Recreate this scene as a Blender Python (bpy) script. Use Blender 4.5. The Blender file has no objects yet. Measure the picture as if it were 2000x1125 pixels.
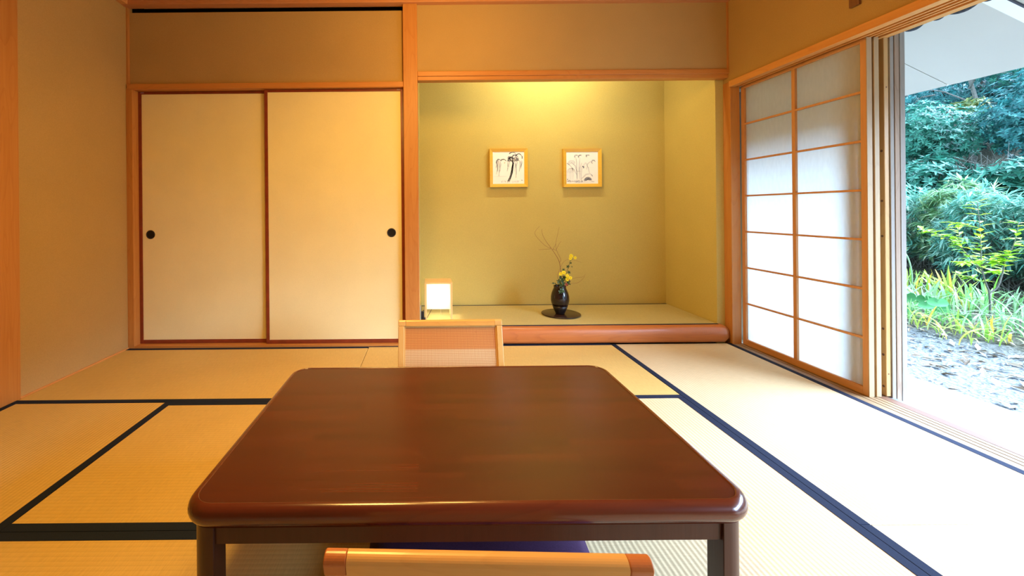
import bpy, bmesh, math, random
from mathutils import Vector, Matrix, noise as mnoise
R = random.Random(11)
PI = math.pi
COL = bpy.context.scene.collection
sc = bpy.context.scene

# ------------------------------------------------------------------ materials
def lin(c):
    return tuple(((v/255)/12.92 if v/255 <= .04045 else ((v/255+.055)/1.055)**2.4) for v in c) + (1.0,)

class NT:
    def __init__(s, name):
        s.m = bpy.data.materials.new(name); s.m.use_nodes = True
        s.t = s.m.node_tree; s.n = s.t.nodes; s.b = s.n['Principled BSDF']
    def node(s, t, **kw):
        n = s.n.new(t)
        for k, v in kw.items():
            if k in n.inputs: n.inputs[k].default_value = v
            else: setattr(n, k, v)
        return n
    def link(s, a, b): s.t.links.new(a, b)
    def coords(s, scale=(1, 1, 1), rot=(0, 0, 0), kind='Object'):
        tc = s.node('ShaderNodeTexCoord'); mp = s.node('ShaderNodeMapping')
        mp.inputs['Scale'].default_value = scale; mp.inputs['Rotation'].default_value = rot
        s.link(tc.outputs[kind], mp.inputs[0]); return mp.outputs[0]
    def ramp(s, fac, stops):
        r = s.node('ShaderNodeValToRGB'); e = r.color_ramp.elements
        while len(e) < len(stops): e.new(.5)
        for el, (p, c) in zip(e, stops): el.position = p; el.color = c if len(c) == 4 else tuple(c)+(1,)
        s.link(fac, r.inputs[0]); return r.outputs[0]
    def mix(s, a, b, f, mode='MIX'):
        n = s.node('ShaderNodeMix', data_type='RGBA', blend_type=mode)
        for sock, v in ((n.inputs[0], f), (n.inputs[6], a), (n.inputs[7], b)):
            if hasattr(v, 'links'): s.link(v, sock)
            else: sock.default_value = v
        return n.outputs[2]
    def bump(s, h, strength=.2, dist=.01):
        n = s.node('ShaderNodeBump', Strength=strength, Distance=dist)
        s.link(h, n.inputs['Height']); s.link(n.outputs[0], s.b.inputs['Normal']); return n
    def set(s, **kw):
        for k, v in kw.items(): s.b.inputs[k.replace('_', ' ')].default_value = v
        return s

def plain(name, c, rough=.6, spec=.5, var=.0, scale=20, **kw):
    t = NT(name); t.set(Roughness=rough); t.b.inputs['Specular IOR Level'].default_value = spec
    if var:
        n = t.node('ShaderNodeTexNoise', Scale=scale, Detail=4.0); t.link(t.coords(), n.inputs['Vector'])
        lo = tuple(v*(1-var) for v in c[:3])+(1,); hi = tuple(min(1, v*(1+var)) for v in c[:3])+(1,)
        t.link(t.ramp(n.outputs[0], [(.3, lo), (.7, hi)]), t.b.inputs['Base Color'])
    else: t.b.inputs['Base Color'].default_value = c
    for k, v in kw.items(): t.b.inputs[k.replace('_', ' ')].default_value = v
    return t.m

def wood(name, light, dark, axis='Z', rough=.45, ring=9.0, spec=.4, coat=0.0, fine=60, weather=False):
    t = NT(name); t.set(Roughness=rough); t.b.inputs['Specular IOR Level'].default_value = spec
    i = 'XYZ'.index(axis)
    s1 = [fine]*3; s1[i] = 1.6
    s2 = [1.0]*3; s2[i] = .12
    n1 = t.node('ShaderNodeTexNoise', Scale=1.0, Detail=5.0, Roughness=.6); t.link(t.coords(s1), n1.inputs['Vector'])
    w = t.node('ShaderNodeTexNoise', Scale=ring, Detail=1.0, Distortion=.3); t.link(t.coords(s2), w.inputs['Vector'])
    m = t.node('ShaderNodeMath', operation='MULTIPLY'); t.link(w.outputs[0], m.inputs[0]); m.inputs[1].default_value = 11.0
    f = t.node('ShaderNodeMath', operation='FRACT'); t.link(m.outputs[0], f.inputs[0])
    c1 = t.ramp(n1.outputs[0], [(.3, dark), (.62, light)])
    mid = tuple((a*.55+b*.45) for a, b in zip(light, dark))
    c2 = t.ramp(f.outputs[0], [(0, light), (.7, light), (.96, mid), (1, light)])
    t.link(t.mix(c1, c2, .6), t.b.inputs['Base Color'])
    t.bump(n1.outputs[0], .12 if not weather else .5, .004)
    if coat: t.b.inputs['Coat Weight'].default_value = coat; t.b.inputs['Coat Roughness'].default_value = .12
    return t.m

def plaster(name, c, var=.10):
    t = NT(name); t.set(Roughness=.92); t.b.inputs['Specular IOR Level'].default_value = .15
    n = t.node('ShaderNodeTexNoise', Scale=240.0, Detail=4.0, Roughness=.7); t.link(t.coords(), n.inputs['Vector'])
    n2 = t.node('ShaderNodeTexNoise', Scale=3.0, Detail=3.0); t.link(t.coords(), n2.inputs['Vector'])
    lo = tuple(v*(1-var) for v in c[:3])+(1,); hi = tuple(v*(1+var) for v in c[:3])+(1,)
    a = t.ramp(n.outputs[0], [(.3, lo), (.7, hi)])
    b = t.ramp(n2.outputs[0], [(.3, (.94, .94, .94, 1)), (.7, (1, 1, 1, 1))])
    t.link(t.mix(a, b, 1.0, 'MULTIPLY'), t.b.inputs['Base Color'])
    t.bump(n.outputs[0], .25, .003); return t.m

def tatami(name, axis, c):
    t = NT(name); t.set(Roughness=.7); t.b.inputs['Specular IOR Level'].default_value = .25
    i = 'XY'.index(axis); per = .0165
    # ribs run along `axis`; the value varies along the other axis
    sc_ = [0, 0, 0]; sc_[1-i] = 1.0
    wv = t.node('ShaderNodeTexWave', Scale=1/per/PI*PI/2/1.0, bands_direction='X' if i == 1 else 'Y')
    wv.inputs['Scale'].default_value = (2*PI/per)/20.0
    wv.inputs['Distortion'].default_value = .25; wv.inputs['Detail'].default_value = 1.0
    wv.inputs['Detail Scale'].default_value = .6
    t.link(t.coords(), wv.inputs['Vector'])
    s1 = [1, 1, 1]; s1[i] = 260; s1[1-i] = 22
    n = t.node('ShaderNodeTexNoise', Scale=1.0, Detail=3.0); t.link(t.coords(s1), n.inputs['Vector'])
    n2 = t.node('ShaderNodeTexNoise', Scale=2.2, Detail=3.0); t.link(t.coords(), n2.inputs['Vector'])
    dk = tuple(v*.80 for v in c[:3])+(1,); lt = tuple(min(1, v*1.08) for v in c[:3])+(1,)
    a = t.ramp(wv.outputs[1], [(0, tuple(v*.84 for v in c[:3])+(1,)), (.22, c), (1, c)])
    b = t.ramp(n.outputs[0], [(.3, dk), (.65, lt)])
    d = t.mix(a, b, .45)
    e = t.ramp(n2.outputs[0], [(.3, (.92, .90, .86, 1)), (.7, (1, 1, 1, 1))])
    t.link(t.mix(d, e, 1.0, 'MULTIPLY'), t.b.inputs['Base Color'])
    t.bump(wv.outputs[1], .35, .002); return t.m

def leafmat(name, c1, c2, c3=None, trans=.25, rough=.45):
    t = NT(name); t.set(Roughness=rough); t.b.inputs['Specular IOR Level'].default_value = .4
    g = t.node('ShaderNodeNewGeometry')
    st = [(0, c1), (.6, c2), (1, c3 or c2)]
    col = t.ramp(g.outputs['Random Per Island'], st)
    t.link(col, t.b.inputs['Base Color'])
    tr = t.node('ShaderNodeBsdfTranslucent'); t.link(col, tr.inputs[0])
    mx = t.node('ShaderNodeMixShader'); mx.inputs[0].default_value = trans
    t.link(t.b.outputs[0], mx.inputs[1]); t.link(tr.outputs[0], mx.inputs[2])
    t.link(mx.outputs[0], t.n['Material Output'].inputs[0]); return t.m

def paper(name, c, trans=.5):
    t = NT(name); t.set(Roughness=.9); t.b.inputs['Specular IOR Level'].default_value = .1
    n = t.node('ShaderNodeTexNoise', Scale=60.0, Detail=5.0); t.link(t.coords((1, 1, .3)), n.inputs['Vector'])
    col = t.ramp(n.outputs[0], [(.3, tuple(v*.95 for v in c[:3])+(1,)), (.7, c)])
    t.link(col, t.b.inputs['Base Color'])
    tr = t.node('ShaderNodeBsdfTranslucent'); t.link(col, tr.inputs[0])
    mx = t.node('ShaderNodeMixShader'); mx.inputs[0].default_value = trans
    t.link(t.b.outputs[0], mx.inputs[1]); t.link(tr.outputs[0], mx.inputs[2])
    t.link(mx.outputs[0], t.n['Material Output'].inputs[0]); return t.m

def rgb(r, g, b): return (r, g, b, 1)

M = {}
M['plaster'] = plaster('plaster', rgb(.45, .29, .105))
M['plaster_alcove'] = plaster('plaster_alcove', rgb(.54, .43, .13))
M['post'] = wood('cypress_post', rgb(.50, .215, .05), rgb(.37, .13, .025), 'Z')
M['wood_x'] = wood('cypress_beam_x', rgb(.53, .22, .048), rgb(.39, .135, .025), 'X')
M['wood_y'] = wood('cypress_beam_y', rgb(.66, .31, .085), rgb(.52, .20, .045), 'Y')
M['log'] = wood('alcove_log', rgb(.48, .155, .038), rgb(.30, .080, .022), 'X', rough=.35, coat=.2)
M['sill'] = wood('pale_sill', rgb(.25, .16, .075), rgb(.19, .115, .05), 'Y', rough=.5)
M['sill_brown'] = wood('worn_sill', rgb(.15, .068, .032), rgb(.10, .042, .02), 'Y', rough=.55)
M['groove'] = plain('groove_shadow_wood', rgb(.022, .012, .007), .9)  # near-black base paints the shade down in the sill grooves
M['jamb'] = wood('knotty_jamb', rgb(.50, .29, .10), rgb(.37, .19, .055), 'Z')
M['shoji_wood'] = wood('shoji_cedar', rgb(.56, .28, .11), rgb(.42, .18, .06), 'Z', rough=.55)
M['shoji_wood_y'] = wood('shoji_cedar_rail', rgb(.56, .28, .11), rgb(.42, .18, .06), 'Y', rough=.55)
M['pale_wood'] = wood('pale_cedar_end', rgb(.42, .29, .15), rgb(.33, .21, .095), 'Z', rough=.55)
M['weathered'] = wood('weathered_wood', rgb(.33, .24, .17), rgb(.18, .12, .08), 'Z', rough=.85, weather=True, spec=.15)
M['weathered_grey'] = wood('weathered_grey_wood', rgb(.30, .27, .23), rgb(.21, .185, .155), 'Z', rough=.85, weather=True, spec=.15)
M['weathered_y'] = wood('weathered_wood_y', rgb(.44, .36, .28), rgb(.26, .19, .13), 'Y', rough=.85, weather=True, spec=.15)
M['lacquer_frame'] = plain('red_brown_lacquer', rgb(.20, .035, .012), .35, .4, var=.15)
M['fusuma'] = plaster('fusuma_paper', rgb(.81, .71, .36), .03)
M['pull'] = plain('dark_bronze', rgb(.02, .015, .012), .4, .5)
M['pull_cup'] = plain('dark_bronze_cup', rgb(.006, .005, .005), .6, .3)
M['shoji_paper'] = paper('shoji_paper', rgb(.92, .92, .93), .8)
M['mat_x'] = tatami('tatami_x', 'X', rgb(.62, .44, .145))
M['mat_y_daylit'] = tatami('tatami_y_daylit', 'Y', rgb(.62, .50, .29))  # paler, bluer copy: daylight on the right mats put into the colour
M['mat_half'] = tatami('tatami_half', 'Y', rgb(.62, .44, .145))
M['mat_alcove'] = tatami('tatami_alcove', 'X', rgb(.50, .42, .17))
M['heri'] = plain('navy_cloth_border', rgb(.008, .014, .034), .9, .2, var=.2, scale=300)
M['dark'] = plain('recess_shade', rgb(.010, .007, .005), 1.0, .0)  # near-black colour stands in for shade inside the closet recess
M['ceiling'] = wood('ceiling_boards', rgb(.46, .20, .07), rgb(.34, .13, .04), 'X')
M['cornice'] = wood('cornice_wood', rgb(.52, .22, .08), rgb(.38, .14, .045), 'X')
M['subfloor'] = plain('floor_reed', rgb(.55, .42, .20), .8, .2, var=.1)

def table_mat():
    t = NT('table_top_wood'); t.set(Roughness=.26); t.b.inputs['Specular IOR Level'].default_value = .5
    br = t.node('ShaderNodeTexBrick')
    br.inputs['Scale'].default_value = 1.0; br.inputs['Brick Width'].default_value = .31; br.inputs['Row Height'].default_value = .036
    br.inputs['Mortar Size'].default_value = .0; br.inputs['Bias'].default_value = -.1
    br.offset = .37; br.squash = 1.0
    br.inputs['Color1'].default_value = rgb(.074, .0105, .003); br.inputs['Color2'].default_value = rgb(.052, .0075, .0024)
    br.inputs['Mortar'].default_value = rgb(.1, .025, .008)
    t.link(t.coords(), br.inputs['Vector'])
    n1 = t.node('ShaderNodeTexNoise', Scale=1.0, Detail=5.0); t.link(t.coords((5, 190, 60)), n1.inputs['Vector'])
    g = t.ramp(n1.outputs[0], [(.3, (.70, .66, .62, 1)), (.65, (1, 1, 1, 1))])
    t.link(t.mix(br.outputs[0], g, 1.0, 'MULTIPLY'), t.b.inputs['Base Color'])
    t.bump(n1.outputs[0], .03, .001); return t.m
M['table'] = table_mat()
M['table_rim'] = wood('table_rim_wood', rgb(.095, .019, .006), rgb(.058, .010, .0035), 'X', rough=.22, coat=.4)
M['table_leg'] = wood('table_leg_wood', rgb(.052, .013, .005), rgb(.032, .008, .003), 'Z', rough=.35)
M['chair_wood'] = wood('chair_beech', rgb(.66, .34, .075), rgb(.56, .26, .05), 'X', rough=.35, fine=40, coat=.2)
M['chair_wood_z'] = wood('chair_beech_z', rgb(.66, .38, .11), rgb(.56, .29, .07), 'Z', rough=.35, fine=40, coat=.2)
M['chair_orange'] = wood('chair_orange_end', rgb(.46, .14, .028), rgb(.36, .10, .018), 'Z', rough=.35, fine=40, coat=.2)
def cane_mat():
    t = NT('woven_cane'); t.set(Roughness=.55)
    outs = []
    for ax, fr in (('X', 300.0), ('Z', 270.0)):
        w = t.node('ShaderNodeTexWave', bands_direction=ax); w.inputs['Scale'].default_value = fr*2*PI/20/2
        w.inputs['Distortion'].default_value = .6; w.inputs['Detail'].default_value = 1.0
        t.link(t.coords(), w.inputs['Vector']); outs.append(w.outputs[1])
    mul = t.node('ShaderNodeMath', operation='MINIMUM'); t.link(outs[0], mul.inputs[0]); t.link(outs[1], mul.inputs[1])
    n = t.node('ShaderNodeTexNoise', Scale=1.0, Detail=2.0); t.link(t.coords((60, 60, 4)), n.inputs['Vector'])
    n2 = t.node('ShaderNodeTexNoise', Scale=1.0, Detail=2.0); t.link(t.coords((4, 60, 60)), n2.inputs['Vector'])
    nn = t.node('ShaderNodeMath', operation='ADD'); t.link(n.outputs[0], nn.inputs[0]); t.link(n2.outputs[0], nn.inputs[1])
    # dense orange band above, open pale weave below
    tc = t.node('ShaderNodeTexCoord'); sp = t.node('ShaderNodeSeparateXYZ'); t.link(tc.outputs['Object'], sp.inputs[0])
    gt = t.node('ShaderNodeMath', operation='GREATER_THAN'); t.link(sp.outputs[2], gt.inputs[0]); gt.inputs[1].default_value = .352
    up = t.ramp(nn.outputs[0], [(.35, rgb(.42, .13, .025)), (.72, rgb(.64, .28, .06))])
    lo = t.ramp(nn.outputs[0], [(.35, rgb(.60, .38, .15)), (.72, rgb(.72, .50, .24))])
    base = t.mix(lo, up, gt.outputs[0])
    thr = t.ramp(mul.outputs[0], [(.05, rgb(.50, .24, .08)), (.34, rgb(1, 1, 1))])
    t.link(t.mix(base, thr, .8, 'MULTIPLY'), t.b.inputs['Base Color'])
    t.bump(mul.outputs[0], .4, .001); return t.m
M['cane'] = cane_mat()
M['cushion'] = plain('purple_cushion_cloth', rgb(.045, .018, .055), .8, .2, var=.2, scale=260)
M['frame'] = wood('picture_frame_wood', rgb(.72, .44, .05), rgb(.62, .35, .03), 'X', rough=.4)
M['white_paper'] = plain('drawing_paper', rgb(.86, .86, .85), .9, .1)
M['ink'] = plain('ink_grey_blue', rgb(.10, .11, .17), .8)
M['ink_dark'] = plain('ink_black', rgb(.018, .018, .03), .8)
M['ink_pale'] = plain('ink_pale', rgb(.42, .45, .52), .8)
M['ink_gold'] = plain('ink_ochre', rgb(.45, .30, .12), .8)
M['vase'] = plain('dark_glaze', rgb(.014, .008, .008), .13, .5, var=.3, scale=12)
M['vase_base'] = plain('unglazed_dark_clay', rgb(.012, .009, .009), .35, .4)
M['disc'] = plain('brown_lacquer_disc', rgb(.030, .014, .010), .2, .5)
M['twig'] = plain('brown_twig', rgb(.22, .085, .03), .7)
M['stem'] = plain('green_stem', rgb(.05, .09, .03), .6)
M['petal'] = plain('yellow_petals', rgb(.85, .78, .02), .6)
M['eye'] = plain('yellow_flower_eye', rgb(.80, .50, .02), .7)
M['leaf_dark'] = leafmat('dark_flower_leaf', rgb(.02, .055, .02), rgb(.04, .09, .03), trans=.1)
M['leaf_red'] = plain('red_brown_leaf', rgb(.25, .03, .02), .6)
M['lamp_wood'] = wood('lamp_pine', rgb(.74, .52, .22), rgb(.66, .43, .15), 'Z', rough=.5)
M['lamp_paper'] = paper('lamp_paper', rgb(.92, .90, .84), .65)
M['black'] = plain('black_plastic', rgb(.012, .01, .01), .4)
M['cord'] = plain('brown_cord', rgb(.06, .03, .015), .6)
M['string'] = plain('pale_pull_cord', rgb(.7, .55, .3), .7)
M['outlet'] = plain('outlet_plate', rgb(.45, .42, .36), .5)
M['alu'] = plain('aluminium_rail', rgb(.22, .25, .29), .35, .5, Metallic=.3)
M['deck'] = wood('pale_deck_boards', rgb(.52, .51, .48), rgb(.42, .41, .38), 'Y', rough=.75)
M['soffit'] = plain('painted_soffit', rgb(.56, .54, .46), .8, .2, var=.03, scale=2)
M['white_trim'] = plain('white_painted_batten', rgb(.88, .90, .90), .6)
M['dark_trim'] = plain('dark_gap_strip', rgb(.06, .06, .07), .8)
M['blind'] = plain('rolled_reed_blind', rgb(.05, .055, .065), .85, .2, var=.4, scale=120)
def glass_mat():
    t = NT('window_glass'); tr = t.node('ShaderNodeBsdfTransparent'); gl = t.node('ShaderNodeBsdfGlossy', Roughness=.02)
    tr.inputs[0].default_value = (.95, .97, .96, 1)
    fr = t.node('ShaderNodeFresnel', IOR=1.45); mx = t.node('ShaderNodeMixShader')
    t.link(fr.outputs[0], mx.inputs[0]); t.link(tr.outputs[0], mx.inputs[1]); t.link(gl.outputs[0], mx.inputs[2])
    t.link(mx.outputs[0], t.n['Material Output'].inputs[0]); return t.m
M['glass'] = glass_mat()
def ground_mat():
    t = NT('garden_ground'); t.set(Roughness=.95); t.b.inputs['Specular IOR Level'].default_value = .1
    v = t.node('ShaderNodeTexVoronoi', Scale=26.0); t.link(t.coords(), v.inputs['Vector'])
    n = t.node('ShaderNodeTexNoise', Scale=70.0, Detail=4.0); t.link(t.coords(), n.inputs['Vector'])
    gr = t.ramp(v.outputs['Distance'], [(.1, rgb(.24, .26, .28)), (.5, rgb(.08, .085, .09))])
    gr2 = t.mix(gr, t.ramp(n.outputs[0], [(.35, rgb(.05, .05, .05)), (.6, rgb(.26, .28, .29))]), .5)
    soil = t.ramp(n.outputs[0], [(.35, rgb(.03, .03, .022)), (.65, rgb(.12, .11, .075))])
    tc = t.node('ShaderNodeTexCoord'); sp = t.node('ShaderNodeSeparateXYZ'); t.link(tc.outputs['Object'], sp.inputs[0])
    n3 = t.node('ShaderNodeTexNoise', Scale=2.5, Detail=4.0); t.link(t.coords(), n3.inputs['Vector'])
    ad = t.node('ShaderNodeMath', operation='ADD'); t.link(sp.outputs[0], ad.inputs[0]); t.link(n3.outputs[0], ad.inputs[1])
    mr = t.node('ShaderNodeMapRange'); mr.inputs[1].default_value = 5.5; mr.inputs[2].default_value = 6.1; t.link(ad.outputs[0], mr.inputs[0])
    t.link(t.mix(gr2, soil, mr.outputs[0]), t.b.inputs['Base Color'])
    t.bump(v.outputs['Distance'], .8, .02); return t.m
M['ground'] = ground_mat()
M['pebble'] = leafmat('pebbles', rgb(.08, .085, .09), rgb(.24, .26, .27), rgb(.36, .38, .40), 0.0, .9)
M['fallen'] = leafmat('fallen_leaves', rgb(.10, .06, .03), rgb(.30, .24, .16), rgb(.48, .46, .38), .1, .8)
M['bark'] = plain('bark', rgb(.09, .075, .06), .9, .2, var=.4, scale=30)
M['bark_pale'] = plain('pale_bark', rgb(.14, .13, .11), .9, .2, var=.3, scale=30)
M['tree_teal'] = leafmat('evergreen_leaf', rgb(.012, .10, .065), rgb(.035, .21, .14), rgb(.09, .33, .22))
M['tree_dark'] = leafmat('dark_evergreen_leaf', rgb(.006, .05, .05), rgb(.015, .11, .10), rgb(.05, .20, .17))
M['tree_blue'] = leafmat('blue_green_leaf', rgb(.012, .10, .10), rgb(.03, .19, .18), rgb(.08, .30, .27))
M['tree_yellow'] = leafmat('yellowing_leaf', rgb(.06, .13, .04), rgb(.26, .26, .06), rgb(.08, .18, .06))
M['sasa'] = leafmat('bamboo_grass_leaf', rgb(.07, .27, .20), rgb(.20, .48, .36), rgb(.50, .70, .56), .35)
M['sasa_mixed'] = leafmat('mixed_bush_leaf', rgb(.10, .24, .08), rgb(.26, .48, .22), rgb(.60, .66, .40), .35)
M['dry'] = leafmat('dry_grass_blade', rgb(.34, .25, .17), rgb(.58, .50, .36), rgb(.74, .70, .56), .3, .8)
M['strap'] = leafmat('strap_leaf', rgb(.08, .28, .06), rgb(.24, .50, .16), rgb(.55, .66, .32), .3)
M['strap_yellow'] = leafmat('yellow_strap_leaf', rgb(.16, .38, .05), rgb(.42, .54, .10), rgb(.75, .42, .05), .3)
M['strap_pale'] = leafmat('pale_strap_leaf', rgb(.14, .30, .12), rgb(.30, .44, .24), rgb(.50, .52, .38), .3)
M['lime'] = leafmat('lime_sapling_leaf', rgb(.20, .46, .02), rgb(.42, .66, .03), rgb(.60, .76, .10), .4)
M['round_leaf'] = leafmat('butterbur_leaf', rgb(.012, .13, .02), rgb(.04, .20, .05), rgb(.22, .36, .26), .08)

# ------------------------------------------------------------------ mesh helpers
class MB:
    def __init__(s): s.v = []; s.f = []
    def add(s, vs, fs):
        o = len(s.v); s.v += [tuple(v) for v in vs]; s.f += [tuple(i+o for i in f) for f in fs]; return s
    def box(s, x0, x1, y0, y1, z0, z1):
        return s.add([(x, y, z) for x in (x0, x1) for y in (y0, y1) for z in (z0, z1)],
                     [(0, 1, 3, 2), (4, 6, 7, 5), (0, 4, 5, 1), (2, 3, 7, 6), (0, 2, 6, 4), (1, 5, 7, 3)])
    def tube(s, pts, rad, n=8, cap=True):
        pts = [Vector(p) for p in pts]; k = len(pts)
        if not hasattr(rad, '__len__'): rad = [rad]*k
        vs = []; fs = []
        up = Vector((0, 0, 1)); prev = None
        for i, p in enumerate(pts):
            d = (pts[min(i+1, k-1)]-pts[max(i-1, 0)]).normalized()
            if prev is None:
                a = d.cross(up)
                if a.length < .1: a = d.cross(Vector((1, 0, 0)))
            else: a = prev - d*prev.dot(d)
            a.normalize(); b = d.cross(a); prev = a
            for j in range(n):
                t = 2*PI*j/n; vs.append(p+(a*math.cos(t)+b*math.sin(t))*rad[i])
        for i in range(k-1):
            for j in range(n):
                q = (j+1) % n; fs.append((i*n+j, i*n+q, (i+1)*n+q, (i+1)*n+j))
        if cap: fs.append(tuple(range(n))[::-1]); fs.append(tuple((k-1)*n+j for j in range(n)))
        return s.add(vs, fs)
    def lathe(s, prof, c, n=40):
        vs = []; fs = []; k = len(prof)
        for r, z in prof:
            for j in range(n):
                t = 2*PI*j/n; vs.append((c[0]+r*math.cos(t), c[1]+r*math.sin(t), c[2]+z))
        for i in range(k-1):
            for j in range(n):
                q = (j+1) % n; fs.append((i*n+j, i*n+q, (i+1)*n+q, (i+1)*n+j))
        fs.append(tuple(range(n))[::-1]); fs.append(tuple((k-1)*n+j for j in range(n)))
        return s.add(vs, fs)
    def prism(s, poly, axis, a0, a1):
        """poly: 2-d outline in the two other axes, extruded along axis"""
        n = len(poly); vs = []
        for a in (a0, a1):
            for p in poly:
                vs.append({'X': (a, p[0], p[1]), 'Y': (p[0], a, p[1]), 'Z': (p[0], p[1], a)}[axis])
        fs = [(i, (i+1) % n, n+(i+1) % n, n+i) for i in range(n)]
        fs += [tuple(range(n))[::-1], tuple(range(n, 2*n))]
        return s.add(vs, fs)
    def xform(s, mat): s.v = [tuple(mat @ Vector(v)) for v in s.v]; return s
    def build(s, name, mat, parent=None, smooth=False, bevel=0, seg=2, fix=True):
        base = Vector((0, 0, 0)); q = parent
        while q is not None: base += q.location; q = q.parent
        me = bpy.data.meshes.new(name)
        me.from_pydata([tuple(Vector(v)-base) for v in s.v], [], s.f); me.update()
        if fix:
            bm = bmesh.new(); bm.from_mesh(me); bmesh.ops.recalc_face_normals(bm, faces=bm.faces); bm.to_mesh(me); bm.free()
        o = bpy.data.objects.new(name, me); COL.objects.link(o)
        me.materials.append(mat)
        if smooth:
            for p in me.polygons: p.use_smooth = True
        if parent is not None: o.parent = parent
        if bevel:
            b = o.modifiers.new('bevel', 'BEVEL'); b.width = bevel; b.segments = seg; b.limit_method = 'ANGLE'; b.angle_limit = math.radians(40)
        return o

def tag(o, label=None, cat=None, group=None, kind=None):
    if label: o['label'] = label
    if cat: o['category'] = cat
    if group: o['group'] = group
    if kind: o['kind'] = kind
    return o
def thing(name, loc, label, cat, group=None, kind=None):
    o = bpy.data.objects.new(name, None); COL.objects.link(o); o.location = loc
    o.empty_display_size = .1
    return tag(o, label, cat, group, kind)
def bx(name, m, x0, x1, y0, y1, z0, z1, parent=None, bevel=0): return MB().box(x0, x1, y0, y1, z0, z1).build(name, m, parent, bevel=bevel)
def struct(o, label, cat): return tag(o, label, cat, kind='structure')

# ------------------------------------------------------------------ key dimensions (metres)
XL, XR, YB, ZC = -2.261, 2.283, 3.052, 2.565
YBACK = -1.9
OPEN0, OPEN1 = -.9, 2.165       # the garden opening in the right wall
YT = 3.768                       # alcove back wall
ZT = .134                        # alcove floor

# ------------------------------------------------------------------ room shell
struct(bx('floor', M['subfloor'], XL-.1, XR+.02, YBACK-.1, YB+.1, -.12, -.056), 'floor boards beneath the straw mats', 'floor')
struct(bx('wall_left', M['plaster'], XL-.1, XL, YBACK-.1, YB+.25, -.12, 2.7), 'left plaster wall, brown and dim', 'wall')
struct(bx('wall_rear', M['plaster'], XL, XR, YBACK-.1, YBACK, -.12, 2.7), 'plaster wall closing the room opposite the alcove', 'wall')
w = MB()
w.box(XL, -.16, YB+.018, YB+.06, 1.985, 2.542)          # panel above the closet doors
w.box(-.07, XR, YB-.002, YB+.05, 2.05, 2.70)           # panel above the alcove
struct(w.build('wall_back', M['plaster']), 'back plaster wall above the closet doors and the alcove', 'wall')
struct(bx('wall_closet', M['dark'], XL, -.16, YB+.16, YB+.2, -.05, 2.7), 'closet backing behind the sliding paper doors, coloured black as shade', 'wall')
struct(bx('wall_closet.001', M['dark'], XL, XL+.03, YB+.064, YB+.2, 1.99, 2.64), 'added closet side piece, coloured black as shade', 'wall')
struct(bx('wall_right', M['plaster'], XR, XR+.2, YBACK-.1, YB+.2, 1.968, 2.7), 'right plaster wall above the garden opening', 'wall')
struct(bx('wall_right.001', M['plaster'], XR, XR+.2, YBACK-.1, OPEN0, -.12, 1.968), 'right plaster wall at the near end of the garden opening', 'wall')
struct(bx('wall_alcove_back', M['plaster_alcove'], -.12, XR+.1, YT, YT+.08, -.05, 2.75), 'alcove back wall lit yellow from above', 'wall')
struct(bx('wall_alcove_left', M['plaster_alcove'], -.12, -.062, YB+.09, YT, -.05, 2.75), 'narrow sliver of the alcove left wall', 'wall')
struct(bx('wall_alcove_right', M['plaster_alcove'], 2.222, 2.34, YB+.05, YT, -.05, 2.75), 'alcove right wall, olive yellow', 'wall')
struct(bx('ceiling', M['ceiling'], XL-.1, XR+.2, YBACK-.1, YB+.25, 2.64, 2.7), 'wooden ceiling', 'ceiling')
struct(bx('ceiling_alcove', M['ceiling'], -.12, 2.34, YB+.05, YT+.08, 2.62, 2.7), 'small ceiling inside the alcove', 'ceiling')
# shoji side end wall (outside the paper screens, beyond the corner)
c = MB(); c.box(XL-.02, XR, YB-.05, YB+.02, 2.572, 2.645)
struct(c.build('trim_1', M['cornice'], bevel=.004), 'red brown cornice along the back wall', 'cornice')
c = MB(); c.box(XL, XL+.05, YBACK, YB-.05, 2.572, 2.645)
struct(c.build('trim_2', M['wood_y'], bevel=.004), 'cornice along the left wall', 'cornice')
c = MB(); c.box(XR-.05, XR, YBACK, YB-.05, 2.572, 2.645)
struct(c.build('trim_3', M['wood_y'], bevel=.004), 'cornice along the right wall', 'cornice')
# posts
struct(bx('trim_4', M['post'], -.170, -.062, YB-.022, YB+.09, 0, 2.575, bevel=.004), 'wooden post between the closet and the alcove', 'post')
struct(bx('trim_5', M['post'], 2.282, 2.352, YB-.024, YB+.072, -.04, 1.968, bevel=.003), 'wooden post in the corner between alcove and paper screen', 'post')
struct(bx('trim_6', M['post'], XL-.02, XL+.008, 2.115, 2.232, 0, 2.575, bevel=.002), 'wooden post in the left wall with arched grain', 'post')
struct(bx('trim_7', M['post'], XL, XL+.048, YB-.012, YB+.11, 0, 1.955, bevel=.003), 'slim jamb at the left end of the closet', 'jamb')
struct(bx('trim_8', M['post'], XL, XL+.012, YB-.004, YB+.03, 1.992, 2.575), 'thin strip in the upper left corner', 'trim')
struct(bx('trim_9', M['post'], XR-.010, XR, YB-.012, YB, 2.066, 2.575), 'thin strip in the upper right corner', 'trim')
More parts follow.
